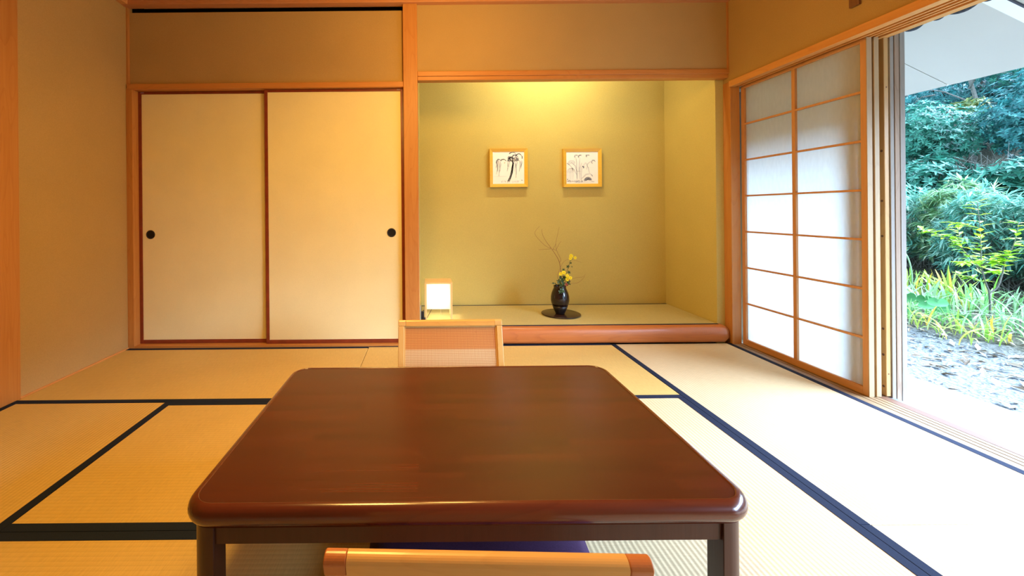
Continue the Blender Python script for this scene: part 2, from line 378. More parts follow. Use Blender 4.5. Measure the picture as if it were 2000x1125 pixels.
# lintels
struct(bx('trim_10', M['wood_x'], XL+.008, -.170, YB-.014, YB+.11, 1.953, 1.993, bevel=.003), 'grooved lintel over the closet doors', 'lintel')
lt = MB(); lt.box(-.062, 2.300, YB-.014, YB+.06, 2.032, 2.068); lt.box(-.062, 2.300, YB-.004, YB+.06, 2.003, 2.034)
struct(lt.build('trim_11', M['wood_x'], bevel=.003), 'wooden lintel over the alcove', 'lintel')
struct(bx('trim_12', M['wood_x'], XL+.03, -.170, YB-.01, YB+.11, -.05, .016, bevel=.002), 'low sill under the closet doors', 'sill')
struct(bx('baseboard_left', M['wood_y'], XL, XL+.008, YBACK, 2.115, -.01, .006), 'thin wooden strip along the foot of the left wall', 'baseboard')
struct(bx('baseboard_left.001', M['wood_y'], XL, XL+.008, 2.232, YB-.012, -.01, .008), 'thin wooden strip along the left wall foot beside the closet', 'baseboard')
# alcove log sill (round, with an uneven face)
prof = []
NS = 24
vs = []; fs = []; KX = 60
for i in range(KX+1):
    x = -.062+(2.276+.062)*i/KX
    e = 1.0
    dx = 2.276-x
    if dx < .045: e = math.sqrt(max(.05, 1-((.045-dx)/.045)**2*.55))
    for j in range(NS):
        t = 2*PI*j/NS
        r = .066*(1+.03*mnoise.noise(Vector((x*2.5, math.cos(t)*1.5, math.sin(t)*1.5))))
        se = lambda q: math.copysign(abs(q)**.62, q)
        yy = YB+.042+.070*se(math.cos(t))*(r/.066)*e; zz = .068+r*se(math.sin(t))*e
        vs.append((x, yy, max(.0, min(.1335, zz))))
for i in range(KX):
    for j in range(NS): fs.append((i*NS+j, i*NS+(j+1) % NS, (i+1)*NS+(j+1) % NS, (i+1)*NS+j))
fs.append(tuple(range(NS))); fs.append(tuple(KX*NS+j for j in range(NS)))
struct(MB().add(vs, fs).build('trim_13', M['log'], smooth=True), 'polished round log forming the alcove step', 'step')
struct(bx('floor_alcove', M['dark'], -.062, 2.222, YB+.07, YT, -.05, .08), 'platform inside the alcove', 'floor')
# right wall head rail with grooves
hd = MB(); hd.box(XR-.012, 2.484, OPEN0, YB-.024, 1.946, 1.970)
for a, b in ((XR-.012, 2.318), (2.338, 2.350), (2.372, 2.383), (2.402, 2.413), (2.440, 2.484)):
    hd.box(a, b, OPEN0, YB-.024, 1.926, 1.947)
struct(hd.build('trim_14', M['wood_y'], bevel=.0012), 'grooved head rail over the paper screens', 'head rail')
struct(bx('trim_15', M['weathered_y'], 2.486, 2.577, OPEN0, YB+.3, 1.962, 2.02), 'weathered outer head beam over the garden opening', 'beam')
# sill
sl = MB()
for a, b in ((XR+.002, 2.3235), (2.3295, 2.3535), (2.3595, 2.3815), (2.3875, 2.4095)):
    sl.box(a, b, OPEN0, YB, -.06, -.001)
struct(sl.build('trim_16', M['sill']), 'pale grooved wooden sill of the garden opening', 'sill')
struct(bx('trim_17', M['sill_brown'], 2.4155, 2.462, OPEN0, YB, -.06, -.002), 'worn brown outer strip of the sill', 'sill')
struct(bx('trim_18', M['alu'], 2.466, 2.500, OPEN0, YB, -.08, -.008), 'pale metal door rail outside the sill', 'rail')
struct(bx('trim_19', M['groove'], XR+.002, 2.470, OPEN0, YB, -.10, -.010), 'base below the sill strips, coloured dark as groove shade', 'sill')
# jamb and outer door stack
struct(bx('trim_20', M['jamb'], 2.459, 2.484, 2.168, 2.30, -.001, 1.928, bevel=.003), 'knotty pine jamb beside the stacked paper screens', 'jamb')
kn = MB()
KN = [(2.471, 2.167, z) for z in (1.66, .12)]
def disc_y(mb, x, y, z, r, n=12): mb.add([(x+r*math.cos(2*PI*i/n), y, z+r*1.2*math.sin(2*PI*i/n)) for i in range(n)], [tuple(range(n))])
def disc_x(mb, x, y, z, r, n=12): mb.add([(x, y+r*math.cos(2*PI*i/n), z+r*1.0*math.sin(2*PI*i/n)) for i in range(n)], [tuple(range(n))])
for x, y, z in KN: disc_y(kn, x, y-.0002, z, .0035)
for z in (1.05, .86, .36, .22, .05, 1.32): disc_x(kn, 2.4586, 2.182, z, .0065)
kn.build('knot', plain('wood_knot', rgb(.12, .05, .02), .7), bpy.data.objects['trim_20'], fix=False)
def glazed(r, x0, x1, y0, y1, z0, z1, mk, mky, st=.036):
    z1 = min(z1, 1.9615) if x0 > 2.45 else z1
    bx('near_stile', M[mk], x0, x1, y0, y0+st, z0, z1, r, bevel=.002)
    bx('far_stile', M[mk], x0, x1, y1-st, y1, z0, z1, r, bevel=.002)
    q = MB(); q.box(x0, x1, y0+st, y1-st, z0, z0+.05); q.box(x0, x1, y0+st, y1-st, z1-.03, z1); q.build('rail', M[mky], r)
    xm = (x0+x1)/2; bx('pane', M['glass'], xm-.001, xm+.001, y0+st*.6, y1-st*.6, z0+.03, z1-.02, r)
for (a, b, mk, y0, lb) in ((2.486, 2.506, 'weathered_grey', 2.163, 'innermost of the weathered glazed outer doors, grey edge'), (2.511, 2.536, 'weathered', 2.163, 'middle weathered glazed outer door, brown edge'), (2.540, 2.567, 'weathered_grey', 2.163, 'outermost weathered glazed door, nearest the garden')):
    d5 = thing('door_5' if b < 2.51 else ('door_6' if b < 2.54 else 'door_7'), ((a+b)/2, y0, -.03), lb, 'door', kind='structure')
    glazed(d5, a, b, y0, y0+.92, -.03, 1.9615, mk, 'weathered_y')

# ------------------------------------------------------------------ sliding doors
def fusuma(name, x0, x1, y0, label, pull_x, seal_x):
    r = thing(name, ((x0+x1)/2, y0, .016), label, 'sliding door', kind='structure')
    fr = MB(); s = .024
    fr.box(x0, x0+s, y0, y0+.022, .017, 1.952); fr.box(x1-s, x1, y0, y0+.022, .017, 1.952)
    fr.box(x0+s, x1-s, y0, y0+.022, .017, .045); fr.box(x0+s, x1-s, y0, y0+.022, 1.932, 1.952)
    fr.build('door_frame', M['lacquer_frame'], r, bevel=.0015)
    bx('door_panel', M['fusuma'], x0+s, x1-s, y0+.006, y0+.018, .045, 1.932, r)
    if pull_x is not None:
        n = 28; pl = MB()
        def ring(rr, yy): return [(pull_x+rr*math.cos(2*PI*i/n), yy, .854+rr*math.sin(2*PI*i/n)) for i in range(n)]
        rs = [ring(.034, y0+.0058), ring(.034, y0+.003), ring(.0285, y0+.0025), ring(.0275, y0+.0054)]
        vs = sum(rs, []); fs = [(k*n+i, k*n+(i+1) % n, (k+1)*n+(i+1) % n, (k+1)*n+i) for k in range(3) for i in range(n)]
        h = pl.add(vs, fs).build('door_handle', M['pull'], r, smooth=True)
        MB().add(ring(.028, y0+.0052), [tuple(range(n))]).build('recess', M['pull_cup'], h)
    bx('sticker', plain('purple_grey_label', rgb(.30, .16, .17), .6), seal_x, seal_x+.026, y0-.0004, y0, 1.938, 1.948, r)
    return r
fusuma('door_1', XL+.048, -1.207, YB+.050, 'left cream paper closet door with a round dark pull near its left edge', -2.128, -2.193)
fusuma('door_2', -1.232, -.170, YB+.022, 'right cream paper closet door with a round dark pull near the post', -.272, -.222)

def shoji(name, x, y0, y1, label, endmat):
    """paper screen in the plane x, from y0 (near) to y1 (far)"""
    r = thing(name, (x, (y0+y1)/2, 0), label, 'paper screen', kind='structure')
    th = .026; sw = .030
    bx('near_stile', endmat, x, x+th, y0, y0+sw, .0, 1.928, r, bevel=.0015)
    bx('far_stile', M['shoji_wood'], x, x+th, y1-sw, y1, .0, 1.928, r, bevel=.0015)
    rl = MB(); rl.box(x, x+th, y0+sw, y1-sw, .0, .042); rl.box(x, x+th, y0+sw, y1-sw, 1.908, 1.928)
    rl.build('rail', M['shoji_wood_y'], r, bevel=.0015)
    lat = MB(); zs = [.042+(1.908-.042)*k/7 for k in range(1, 7)]
    for z in zs: lat.box(x+.001, x+.014, y0+sw, y1-sw, z-.006, z+.006)
    ym = (y0+y1)/2+.0
    lat.box(x, x+.015, ym-.012, ym+.012, .042, 1.908)
    lat.build('lattice', M['shoji_wood'], r)
    bx('paper', M['shoji_paper'], x+.0145, x+.0155, y0+sw*.7, y1-sw*.7, .03, 1.915, r)
    return r
shoji('door_3', 2.3605, 2.165, YB-.024, 'inner white paper screen with a two by seven wooden lattice beside the garden opening', M['shoji_wood'])
d4 = thing('door_4', (2.41, 2.6, 0), 'pale wooden glazed inner door tucked behind the paper screen', 'door', kind='structure')
glazed(d4, 2.398, 2.424, 2.160, YB-.03, 0, 1.928, 'pale_wood', 'shoji_wood_y', st=.03)
# pale end strip on the leading stile
bx('end_strip', M['pale_wood'], 2.3600, 2.3870, 2.1615, 2.1655, .0, 1.928, bpy.data.objects['door_3'])

# transom frame high on the right wall
t = thing('transom_frame', (XR, 1.7, 2.08), 'brown wooden transom frame high on the right wall above the screens', 'transom')
bx('stile', wood('transom_brown', rgb(.20, .09, .035), rgb(.13, .055, .02), 'Z'), XR-.016, XR-.001, 2.112, 2.162, 2.08, 2.55, t, bevel=.002)
bx('panel', M['wood_y'], XR-.007, XR-.001, 1.2, 2.112, 2.100, 2.55, t)
bx('stile', bpy.data.materials['transom_brown'], XR-.016, XR-.001, 1.15, 1.2, 2.08, 2.55, t, bevel=.002)

# ------------------------------------------------------------------ straw mats
H = .034; G = .0012
def mat(x0, x1, y0, y1, axis, label, mk=None):
    r = thing('tatami_mat', ((x0+x1)/2, (y0+y1)/2, -.055), label, 'straw mat', 'straw mats on the floor')
    x0 += G; x1 -= G; y0 += G; y1 -= G
    bx('mat_surface', M[mk or ('mat_x' if axis == 'X' else 'mat_y_daylit')], x0, x1, y0, y1, -.055, 0, r, bevel=.003)
    if axis == 'X': es = [(x0, x1, y0, y0+H), (x0, x1, y1-H, y1)]
    else: es = [(x0, x0+H, y0, y1), (x1-H, x1, y0, y1)]
    for a, b, c_, d in es:
        bx('border', M['heri'], a-.0004, b+.0004, c_-.0004, d+.0004, -.04, .0013, r, bevel=.001)
    return r
S1, S2, S3 = -.446, 1.377, .437
Y1, Y2 = YB-.879, YB-1.758
mat(XL+.008, S1, Y1, YB-.012, 'X', 'straw mat along the closet doors in the left corner')
mat(S1, S2, Y1, YB+.010, 'X', 'straw mat before the closet post and alcove, behind the far floor chair')
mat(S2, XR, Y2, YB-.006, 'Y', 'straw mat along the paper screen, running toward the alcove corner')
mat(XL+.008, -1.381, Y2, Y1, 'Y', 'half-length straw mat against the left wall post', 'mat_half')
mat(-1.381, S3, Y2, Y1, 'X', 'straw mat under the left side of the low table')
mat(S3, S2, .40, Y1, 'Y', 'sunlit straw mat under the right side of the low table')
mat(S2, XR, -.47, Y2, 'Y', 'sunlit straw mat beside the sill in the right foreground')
mat(-1.381, S3, Y2-.879, Y2, 'X', 'straw mat in the left foreground, reaching under the near floor chair')
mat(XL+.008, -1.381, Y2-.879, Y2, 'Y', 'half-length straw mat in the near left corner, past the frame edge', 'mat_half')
am = thing('tatami_mat', (1.08, 3.42, .08), 'thin straw mat covering the raised alcove floor', 'straw mat')
bx('mat_surface', M['mat_alcove'], -.058, 2.218, YB+.040, YT-.004, .08, ZT, am)
bx('border', M['heri'], -.058, 2.218, YB+.028, YB+.046, .09, ZT+.0012, am)
bx('border', M['heri'], -.058, 2.218, YT-.022, YT-.004, .09, ZT+.0012, am)

# ------------------------------------------------------------------ low table
TX0, TX1, TY0, TY1, TZ = -.567, .742, .893, 1.722, .360
tb = thing('low_table', (.0875, 1.3075, 0), 'dark red brown low wooden table with rounded corners in the room centre', 'table')
def rrect(x0, x1, y0, y1, r, n=10):
    out = []
    for cx_, cy_, a0 in ((x1-r, y1-r, 0), (x0+r, y1-r, PI/2), (x0+r, y0+r, PI), (x1-r, y0+r, 1.5*PI)):
        for i in range(n+1):
            a = a0+PI/2*i/n; out.append((cx_+r*math.cos(a), cy_+r*math.sin(a)))
    return out
rim = []; K = None; vs = []; fs = []
secs = [(.024, TZ-.0012), (.0225, TZ+.001)]
for i in range(0, 13):
    a = PI/2-PI*i/12*.94
    secs.append((.0215-.0215*math.cos(a), TZ-.0235+.0245*math.sin(a)))
secs.append((.012, TZ-.048)); secs.append((.05, TZ-.048))
for ins, z in secs:
    rr = rrect(TX0+ins, TX1-ins, TY0+ins, TY1-ins, max(.012, .072-ins))
    K = len(rr); vs += [(x, y, z) for x, y in rr]
for k in range(len(secs)-1):
    for i in range(K): fs.append((k*K+i, k*K+(i+1) % K, (k+1)*K+(i+1) % K, (k+1)*K+i))
MB().add(vs, fs).build('table_edge', M['table_rim'], tb, smooth=True)['label'] = 'rounded glossy edge moulding'
rr = rrect(TX0+.0238, TX1-.0238, TY0+.0238, TY1-.0238, .049)
MB().prism(rr, 'Z', TZ-.046, TZ-.0008).build('tabletop', M['table'], tb)
LW = .056
for lx, sx in ((TX0+.021, 1), (TX1-.021, -1)):
    for ly, sy in ((TY0+.021, 1), (TY1-.021, -1)):
        # square leg with a large round on its outer corner
        P = [(LW, 0), (LW, LW), (0, LW)]; n = 10; rad = .042
        P += [(rad-rad*math.cos(PI/2*i/n), rad-rad*math.sin(PI/2*i/n)) for i in range(n+1)]
        poly = [(lx+sx*p[0], ly+sy*p[1]) for p in P]
        o = MB().prism(poly, 'Z', .0015, TZ-.047).build('leg', M['table_leg'], tb, bevel=.0015)
        for pl in o.data.polygons: pl.use_smooth = abs(pl.normal.z) < .5
        try: o.data.set_sharp_from_angle(angle=math.radians(35))
        except Exception: pass
AZ0 = .263
bx('apron', M['table_leg'], TX0+.021+LW, TX1-.021-LW, TY0+.028, TY0+.050, AZ0, TZ-.047, tb)
bx('apron', M['table_leg'], TX0+.021+LW, TX1-.021-LW, TY1-.050, TY1-.028, AZ0, TZ-.047, tb)
bx('apron', M['table_leg'], TX0+.028, TX0+.050, TY0+.021+LW, TY1-.021-LW, AZ0, TZ-.047, tb)
bx('apron', M['table_leg'], TX1-.050, TX1-.028, TY0+.021+LW, TY1-.021-LW, AZ0, TZ-.047, tb)

# ------------------------------------------------------------------ legless floor chairs (built facing -Y, base at origin, top at +Y)
def floor_chair(loc, rotz, label, endmat):
    r = bpy.data.objects.new('floor_chair', None); COL.objects.link(r); r.location = (0, 0, 0)
    tag(r, label, 'floor chair', 'legless floor chairs at the table')
    WD = .252; lean = math.radians(16); BH = .474
    L = Matrix.Translation((0, .22, .028)) @ Matrix.Rotation(-lean, 4, 'X')
    def part(name, m, mb, bevel=.003, smooth=False, seg=3): mb.xform(L); o = mb.build(name, m, r, bevel=bevel, seg=seg, smooth=smooth); return o
    T = .013
    RP = [(-T, BH-.030), (T, BH-.030)]+[(T*math.cos(PI*i/12), BH-.010+.010*math.sin(PI*i/12)) for i in range(13)]
    for s in (-1, 1):
        q = MB(); a, b = sorted((s*WD, s*(WD-.028))); q.box(a, b, -T, T, 0, BH-.030); part('stile', M['chair_wood_z'], q)
        q = MB(); a, b = sorted((s*WD, s*(WD-.036))); q.prism(RP, 'X', a, b); o = part('corner_block', endmat, q, bevel=.0025)
        if endmat is M['chair_orange']: o['label'] = 'darker orange corner of the top rail'
    q = MB(); q.prism(RP, 'X', -WD+.0362, WD-.0362); part('top_rail', M['chair_wood'], q, bevel=0)
    q = MB(); q.box(-WD+.028, WD-.028, -T+.002, T-.002, .0, .05); part('bottom_rail', M['chair_wood'], q)
    q = MB(); q.box(-WD+.028, WD-.028, -.004, .004, .05, BH-.030); part('cane_panel', M['cane'], q, bevel=0)
    q = MB()
    for s in (-1, 1): a, b = sorted((s*(WD-.028), s*(WD-.034))); q.box(a, b, -.007, .007, .05, BH-.030)
    q.box(-WD+.034, WD-.034, -.007, .007, BH-.036, BH-.030); part('bead', M['chair_wood_z'], q, bevel=0)
    q = MB(); q.box(-.215, .215, -.22, .235, .014, .030); q.build('seat', M['chair_wood'], r, bevel=.006)
    for a in (-.19, .15): bx('runner', M['chair_wood'], a, a+.04, -.20, .22, .0015, .016, r, bevel=.003)
    r.location = loc; r.rotation_euler = (0, 0, rotz)
    return r
floor_chair((.108, 1.632, 0), 0, 'floor chair beyond the table showing its woven cane back', M['chair_wood_z'])
floor_chair((.098, .975, 0), PI-.034, 'floor chair in the near foreground, top rail with orange ends seen from behind', M['chair_orange'])

# purple cushion on the near chair
cs = MB(); n = 22; vs = []; fs = []
cw, cd = .316, .268
for side in (1, -1):
    for i in range(n+1):
        for j in range(n+1):
            u = -1+2*i/n; v = -1+2*j/n
            e = max(abs(u), abs(v)); k = (1-e**5)**.6 if e < 1 else 0
            pin = 1-.035*(1-abs(u*v))*(e**3)
            vs.append((u*cw*pin, v*cd*pin, side*(.003+.024*k)))
N1 = (n+1)*(n+1)
for sd in range(2):
    for i in range(n):
        for j in range(n):
            a = sd*N1+i*(n+1)+j; fs.append((a, a+1, a+n+2, a+n+1))
edge = [i*(n+1) for i in range(n+1)]+[n*(n+1)+j for j in range(1, n+1)]+[i*(n+1)+n for i in range(n-1, -1, -1)]+[j for j in range(n-1, 0, -1)]
for i in range(len(edge)):
    a, b = edge[i], edge[(i+1) % len(edge)]; fs.append((a, b, N1+b, N1+a))
cs.add(vs, fs)
cs.xform(Matrix.Translation((.135, 1.045, .0585)) @ Matrix.Rotation(-.02, 4, 'Z'))
tag(cs.build('floor_cushion', M['cushion'], smooth=True), 'purple square cushion on the near floor chair under the table edge', 'cushion')

# ------------------------------------------------------------------ alcove: pictures
def picture(x0, x1, z0, z1, label):
    yb = YT; dep = .040; fw = .030
    r = thing('picture_frame', ((x0+x1)/2, yb, z0), label, 'picture', 'square framed drawings in the alcove')
    # mitred frame bars with a face sloping inward
    def bar(pts): MB().add(pts, [(0, 1, 5, 4), (1, 2, 6, 5), (2, 3, 7, 6), (3, 0, 4, 7), (0, 3, 2, 1), (4, 5, 6, 7)]).build('frame_bar', M['frame'], r, bevel=.001)
    yf, yi = yb-dep, yb-dep+.010
    # each bar: outer back, outer front, inner front, inner back at its two mitred ends
    def prof(ox, oz, ix, iz): return [(ox, yb-.001, oz), (ox, yf, oz), (ix, yi, iz), (ix, yb-.001, iz)]
    cs_ = [(x0, z0, x0+fw, z0+fw), (x1, z0, x1-fw, z0+fw), (x1, z1, x1-fw, z1-fw), (x0, z1, x0+fw, z1-fw)]
    for i in range(4): bar(prof(*cs_[i])+prof(*cs_[(i+1) % 4]))
    bx('drawing_sheet', M['white_paper'], x0+fw, x1-fw, yb-dep+.014, yb-dep+.018, z0+fw, z1-fw, r)
    return r, (x0+fw, x1-fw, z0+fw, z1-fw, yb-dep+.0135)
def strokes(r, fr, lst, mkey, name):
    """lst: (points in 0..1 sheet space, width as fraction)"""
    x0, x1, z0, z1, y = fr; mb = MB()
    for pts, wd in lst:
        P = [Vector((x0+(x1-x0)*p[0], 0, z1-(z1-z0)*p[1])) for p in pts]
        W_ = wd*(x1-x0)
        L_ = []; Rr = []
        for i, p in enumerate(P):
            d = (P[min(i+1, len(P)-1)]-P[max(i-1, 0)]); d.normalize(); nn = Vector((-d.z, 0, d.x))
            k = W_*(.5 if 0 < i < len(P)-1 else .25)
            L_.append(p+nn*k); Rr.append(p-nn*k)
        vs = [(q.x, y, q.z) for q in L_+Rr]; m_ = len(P)
        mb.add(vs, [(i, i+1, m_+i+1, m_+i) for i in range(m_-1)])
    if mb.v: return mb.build(name, M[mkey], r, fix=False)
def arc(cx_, cy_, rx, ry, a0, a1, n=9): return [(cx_+rx*math.cos(math.radians(a0+(a1-a0)*i/n)), cy_-ry*math.sin(math.radians(a0+(a1-a0)*i/n))) for i in range(n+1)]
def clipu(p): return (min(.985, max(.015, p[0])), min(.985, max(.015, p[1])))
rr_ = random.Random(5)
def jit(pts, a): return [clipu((x+rr_.uniform(-a, a), y+rr_.uniform(-a, a))) for x, y in pts]
# sheet space of the photo crops: left sheet spans 258..935 by 222..900, right 235..905 by 228..900
def SL(pts): return [clipu(((x-258)/677, (y-222)/678)) for x, y in pts]
def SR(pts): return [clipu(((x-235)/670, (y-228)/672)) for x, y in pts]
pr, fr = picture(.583, .935, 1.231, 1.588, 'square framed ink drawing of a weeping tree on the alcove wall')
tr = [(590, 845), (632, 760), (662, 670), (685, 560), (692, 470), (680, 400)]
dark = []; grey = []; pale = []; gold = []
for k in range(7):
    o = (k-3)*6; dark.append((jit(SL([(x+o*(1.2-.12*i), y) for i, (x, y) in enumerate(tr)]), .008), .014))
for k in range(26):
    a = R.random(); i = int(a*4); x, y = tr[i]; grey.append((jit(SL([(x-14, y-8), (x+12, y-22)]), .012), .010))
for cx_, cy_, rx, ry, a0, a1 in ((385, 470, 55, 95, 40, 175), (480, 430, 60, 55, 20, 160), (815, 345, 72, 82, -20, 170), (680, 300, 80, 72, 30, 150), (640, 400, 60, 50, 30, 200), (730, 330, 55, 45, 0, 220)):
    for k in range(3): (dark if k == 0 else grey).append((jit(SL(arc(cx_+k*5, cy_+k*5, rx, ry, a0, a1)), .008), .011))
for k in range(46):
    x = 570+210*R.random(); y = 330+90*R.random(); grey.append((jit(SL([(x, y), (x+26, y-16), (x+44, y+6)]), .02), .011))
for k in range(30):
    x = 575+215*R.random(); y = 350+80*R.random(); dark.append((jit(SL([(x, y), (x+22, y-12), (x+30, y+8)]), .02), .013))
for x, y0, y1, m in ((345, 400, 690, 1), (365, 400, 640, 1), (395, 410, 735, 1), (415, 420, 640, 0), (575, 440, 630, 1), (600, 430, 540, 1), (735, 430, 640, 1), (755, 480, 770, 1), (770, 420, 520, 0), (835, 400, 640, 1), (855, 420, 600, 1), (870, 400, 560, 0), (700, 420, 560, 0), (335, 430, 560, 1)):
    for k in range(2):
        (grey if m and k == 0 else pale).append((jit(SL([(x+k*10, y0), (x+8+k*8, (y0*2+y1)/3), (x+4, (y0+2*y1)/3), (x-4, y1)]), .010), .010))
for k in range(34):
    x = 440+390*R.random(); y = 850+30*R.random(); (grey if R.random() < .5 else pale).append((jit(SL([(x, y), (x+14, y-22)]), .012), .009))
pale.append((SL([(280, 745), (420, 742), (560, 740)]), .006)); dark.append((SL([(868, 825), (895, 828)]), .028))
gold.append((SL([(505, 465), (530, 435)]), .016)); gold.append((SL([(500, 440), (520, 470)]), .012))
strokes(pr, fr, dark, 'ink_dark', 'ink_lines'); strokes(pr, fr, grey, 'ink', 'ink_lines'); strokes(pr, fr, pale, 'ink_pale', 'ink_lines'); strokes(pr, fr, gold, 'ink_gold', 'ink_lines')
pr, fr = picture(1.264, 1.618, 1.226, 1.581, 'square framed pale drawing of grasses and flower heads on the alcove wall')
dark = []; grey = []; pale = []
for pts in ([(440, 345), (448, 450), (450, 600), (455, 800)], [(520, 340), (505, 480), (500, 620), (510, 800)], [(330, 440), (420, 520), (455, 640), (460, 800)], [(300, 500), (400, 600), (440, 700)], [(640, 450), (560, 560), (540, 700), (540, 820)], [(760, 420), (680, 480), (660, 600)], [(560, 460), (520, 560), (515, 700)], [(545, 800), (610, 740), (650, 700), (740, 690), (780, 740)], [(640, 450), (690, 560), (720, 680)]):
    pale.append((jit(SR(pts), .006), .011)); pale.append((jit(SR([(x+12, y+6) for x, y in pts]), .006), .008))
for cx_, cy_, rx, ry in ((450, 325, 36, 26), (525, 325, 34, 26), (690, 320, 34, 30), (810, 445, 34, 38)):
    for k in range(7): pale.append((jit(SR(arc(cx_, cy_, rx, ry, 20+k*25, 80+k*25, 4)), .02), .015))
for k in range(3): pale.append((jit(SR(arc(345, 480+k*16, 78-k*10, 70-k*12, 10, 175)), .005), .012))
for k in range(5): pale.append((jit(SR(arc(320+k*12, 680, 70-k*14, 110, 20, 180)), .006), .009)); pale.append((jit(SR([(270+k*28, 620), (268+k*28, 720), (275+k*26, 810)]), .006), .008))
for pts, w_ in (([(240, 465), (280, 485), (315, 512)], .016), ([(570, 530), (605, 545), (600, 575)], .04), ([(455, 635), (540, 632)], .01), ([(770, 710), (790, 745)], .03)): grey.append((SR(pts), w_))
for k in range(7): grey.append((jit(SR(arc(690, 835, 80-k*9, 70-k*9, 5, 190)), .006), .012))
for k in range(46):
    x = 245+330*R.random(); y = 835+40*R.random(); (grey if R.random() < .6 else pale).append((jit(SR([(x, y), (x+18, y-20)]), .014), .011))
pale.append((SR([(245, 850), (420, 855), (600, 868), (820, 862)]), .009)); grey.append((SR([(740, 830), (780, 850), (830, 862)]), .008))
dark.append((SR([(260, 795), (262, 825)]), .03)); dark.append((SR([(238, 852), (262, 850)]), .02))
strokes(pr, fr, dark, 'ink_dark', 'ink_lines'); strokes(pr, fr, grey, 'ink', 'ink_lines'); strokes(pr, fr, pale, 'ink_pale', 'ink_lines')

# ------------------------------------------------------------------ alcove: disc, vase, flowers
VX, VY = 1.108, 3.385
dz = ZT+.0015
tag(MB().lathe([(.10, 0), (.152, .001), (.160, .006), (.160, .0085), (.155, .0105), (.02, .0095)], (VX+.013, VY+.02, dz), 56).build('lacquer_disc', M['disc'], smooth=True), 'round dark lacquer board under the black vase', 'vase board')
vz = dz+.0108
vs_ = thing('flower_vase', (VX, VY, vz), 'black glazed egg-shaped vase on the round alcove board', 'vase')
MB().lathe([(.030, 0), (.036, .002), (.044, .022), (.055, .045), (.0635, .070)], (VX, VY, vz), 40).build('vase_foot', M['vase_base'], vs_, smooth=True)['label'] = 'matt black lower band'
MB().lathe([(.0635, .0705), (.070, .090), (.0745, .115), (.0735, .145), (.067, .175), (.057, .200), (.051, .214), (.0495, .224), (.052, .232), (.050, .236), (.046, .230), (.044, .215), (.044, .185)], (VX, VY, vz), 40).build('vase_body', M['vase'], vs_, smooth=True)
def vp(u, v, dy=0):   # point in the plane of the arrangement from its position in the detail crop
    px = 1020+u/5.356; py = 430+v/5.356
    a = (px-834.0)/788.64; b = (py-411.5)/788.64; k, s = math.cos(.0089), math.sin(.0089)
    y = VY+dy; return (( k*a-s*b)*y, y, 1.019-(s*a+k*b)*y)
IN = (VX-.004, VY, vz+.19)
def smooth_path(p, n=5):
    P = [Vector(q) for q in p]; out = []
    for i in range(len(P)-1):
        a, b, c_, d = P[max(i-1, 0)], P[i], P[i+1], P[min(i+2, len(P)-1)]
        for k in range(n):
            t_ = k/n; out.append(.5*((2*b)+(c_-a)*t_+(2*a-5*b+4*c_-d)*t_*t_+(3*b-a-3*c_+d)*t_**3))
    out.append(P[-1]); return out
def sub(mb, pts, r0, r1): q = smooth_path(pts); mb.tube(q, [r0+(r1-r0)*i/(len(q)-1) for i in range(len(q))], 6)
tw = thing('twig_spray', IN, 'bare brown forked twigs rising to the left out of the vase', 'twigs')
m = MB(); sub(m, [IN, vp(408, 600), vp(403, 520), vp(385, 430), vp(345, 355), vp(300, 290), vp(245, 215), vp(212, 150), vp(205, 95)], .0028, .0010); m.build('main_twig', M['twig'], tw, smooth=True)
for pts in ([vp(300, 295), vp(245, 270, -.01), vp(185, 215, -.02), vp(140, 160, -.02), vp(135, 120, -.02), vp(180, 65, -.02)],
            [vp(390, 440), vp(405, 415, .01), vp(375, 350, .02), vp(355, 300, .02), vp(352, 240, .02), vp(370, 150, .02), vp(387, 72, .02)],
            [vp(355, 310, .02), vp(370, 280, .03), vp(385, 250, .03), vp(405, 222, .03)],
            [vp(320, 310), vp(340, 270, .01), vp(352, 245, .02)],
            [vp(300, 300), vp(230, 305, .02), vp(170, 310, .03)],
            [vp(320, 300), vp(350, 315, .01), vp(365, 320, .02)]):
    m = MB(); sub(m, pts, .0014, .0008); m.build('side_twig', M['twig'], tw, smooth=True)
tv = thing('vine_spray', IN, 'thin curling brown vine arching right out of the vase', 'twigs')
for pts in ([IN, vp(380, 640, -.02), vp(367, 590, -.03), vp(390, 520, -.03), vp(420, 455, -.02), vp(455, 420, -.01), vp(500, 413), vp(570, 425, .01), vp(620, 445, .02)],
            [IN, vp(440, 660, -.02), vp(500, 622, -.03), vp(570, 600, -.03), vp(625, 596, -.03), vp(662, 568, -.03)],
            [IN, vp(450, 680, -.01), vp(510, 662, -.02), vp(580, 655, -.02), vp(630, 618, -.02), vp(655, 585, -.02)]):
    m = MB(); sub(m, pts, .0013, .0006); m.build('vine', M['twig'], tv, smooth=True)
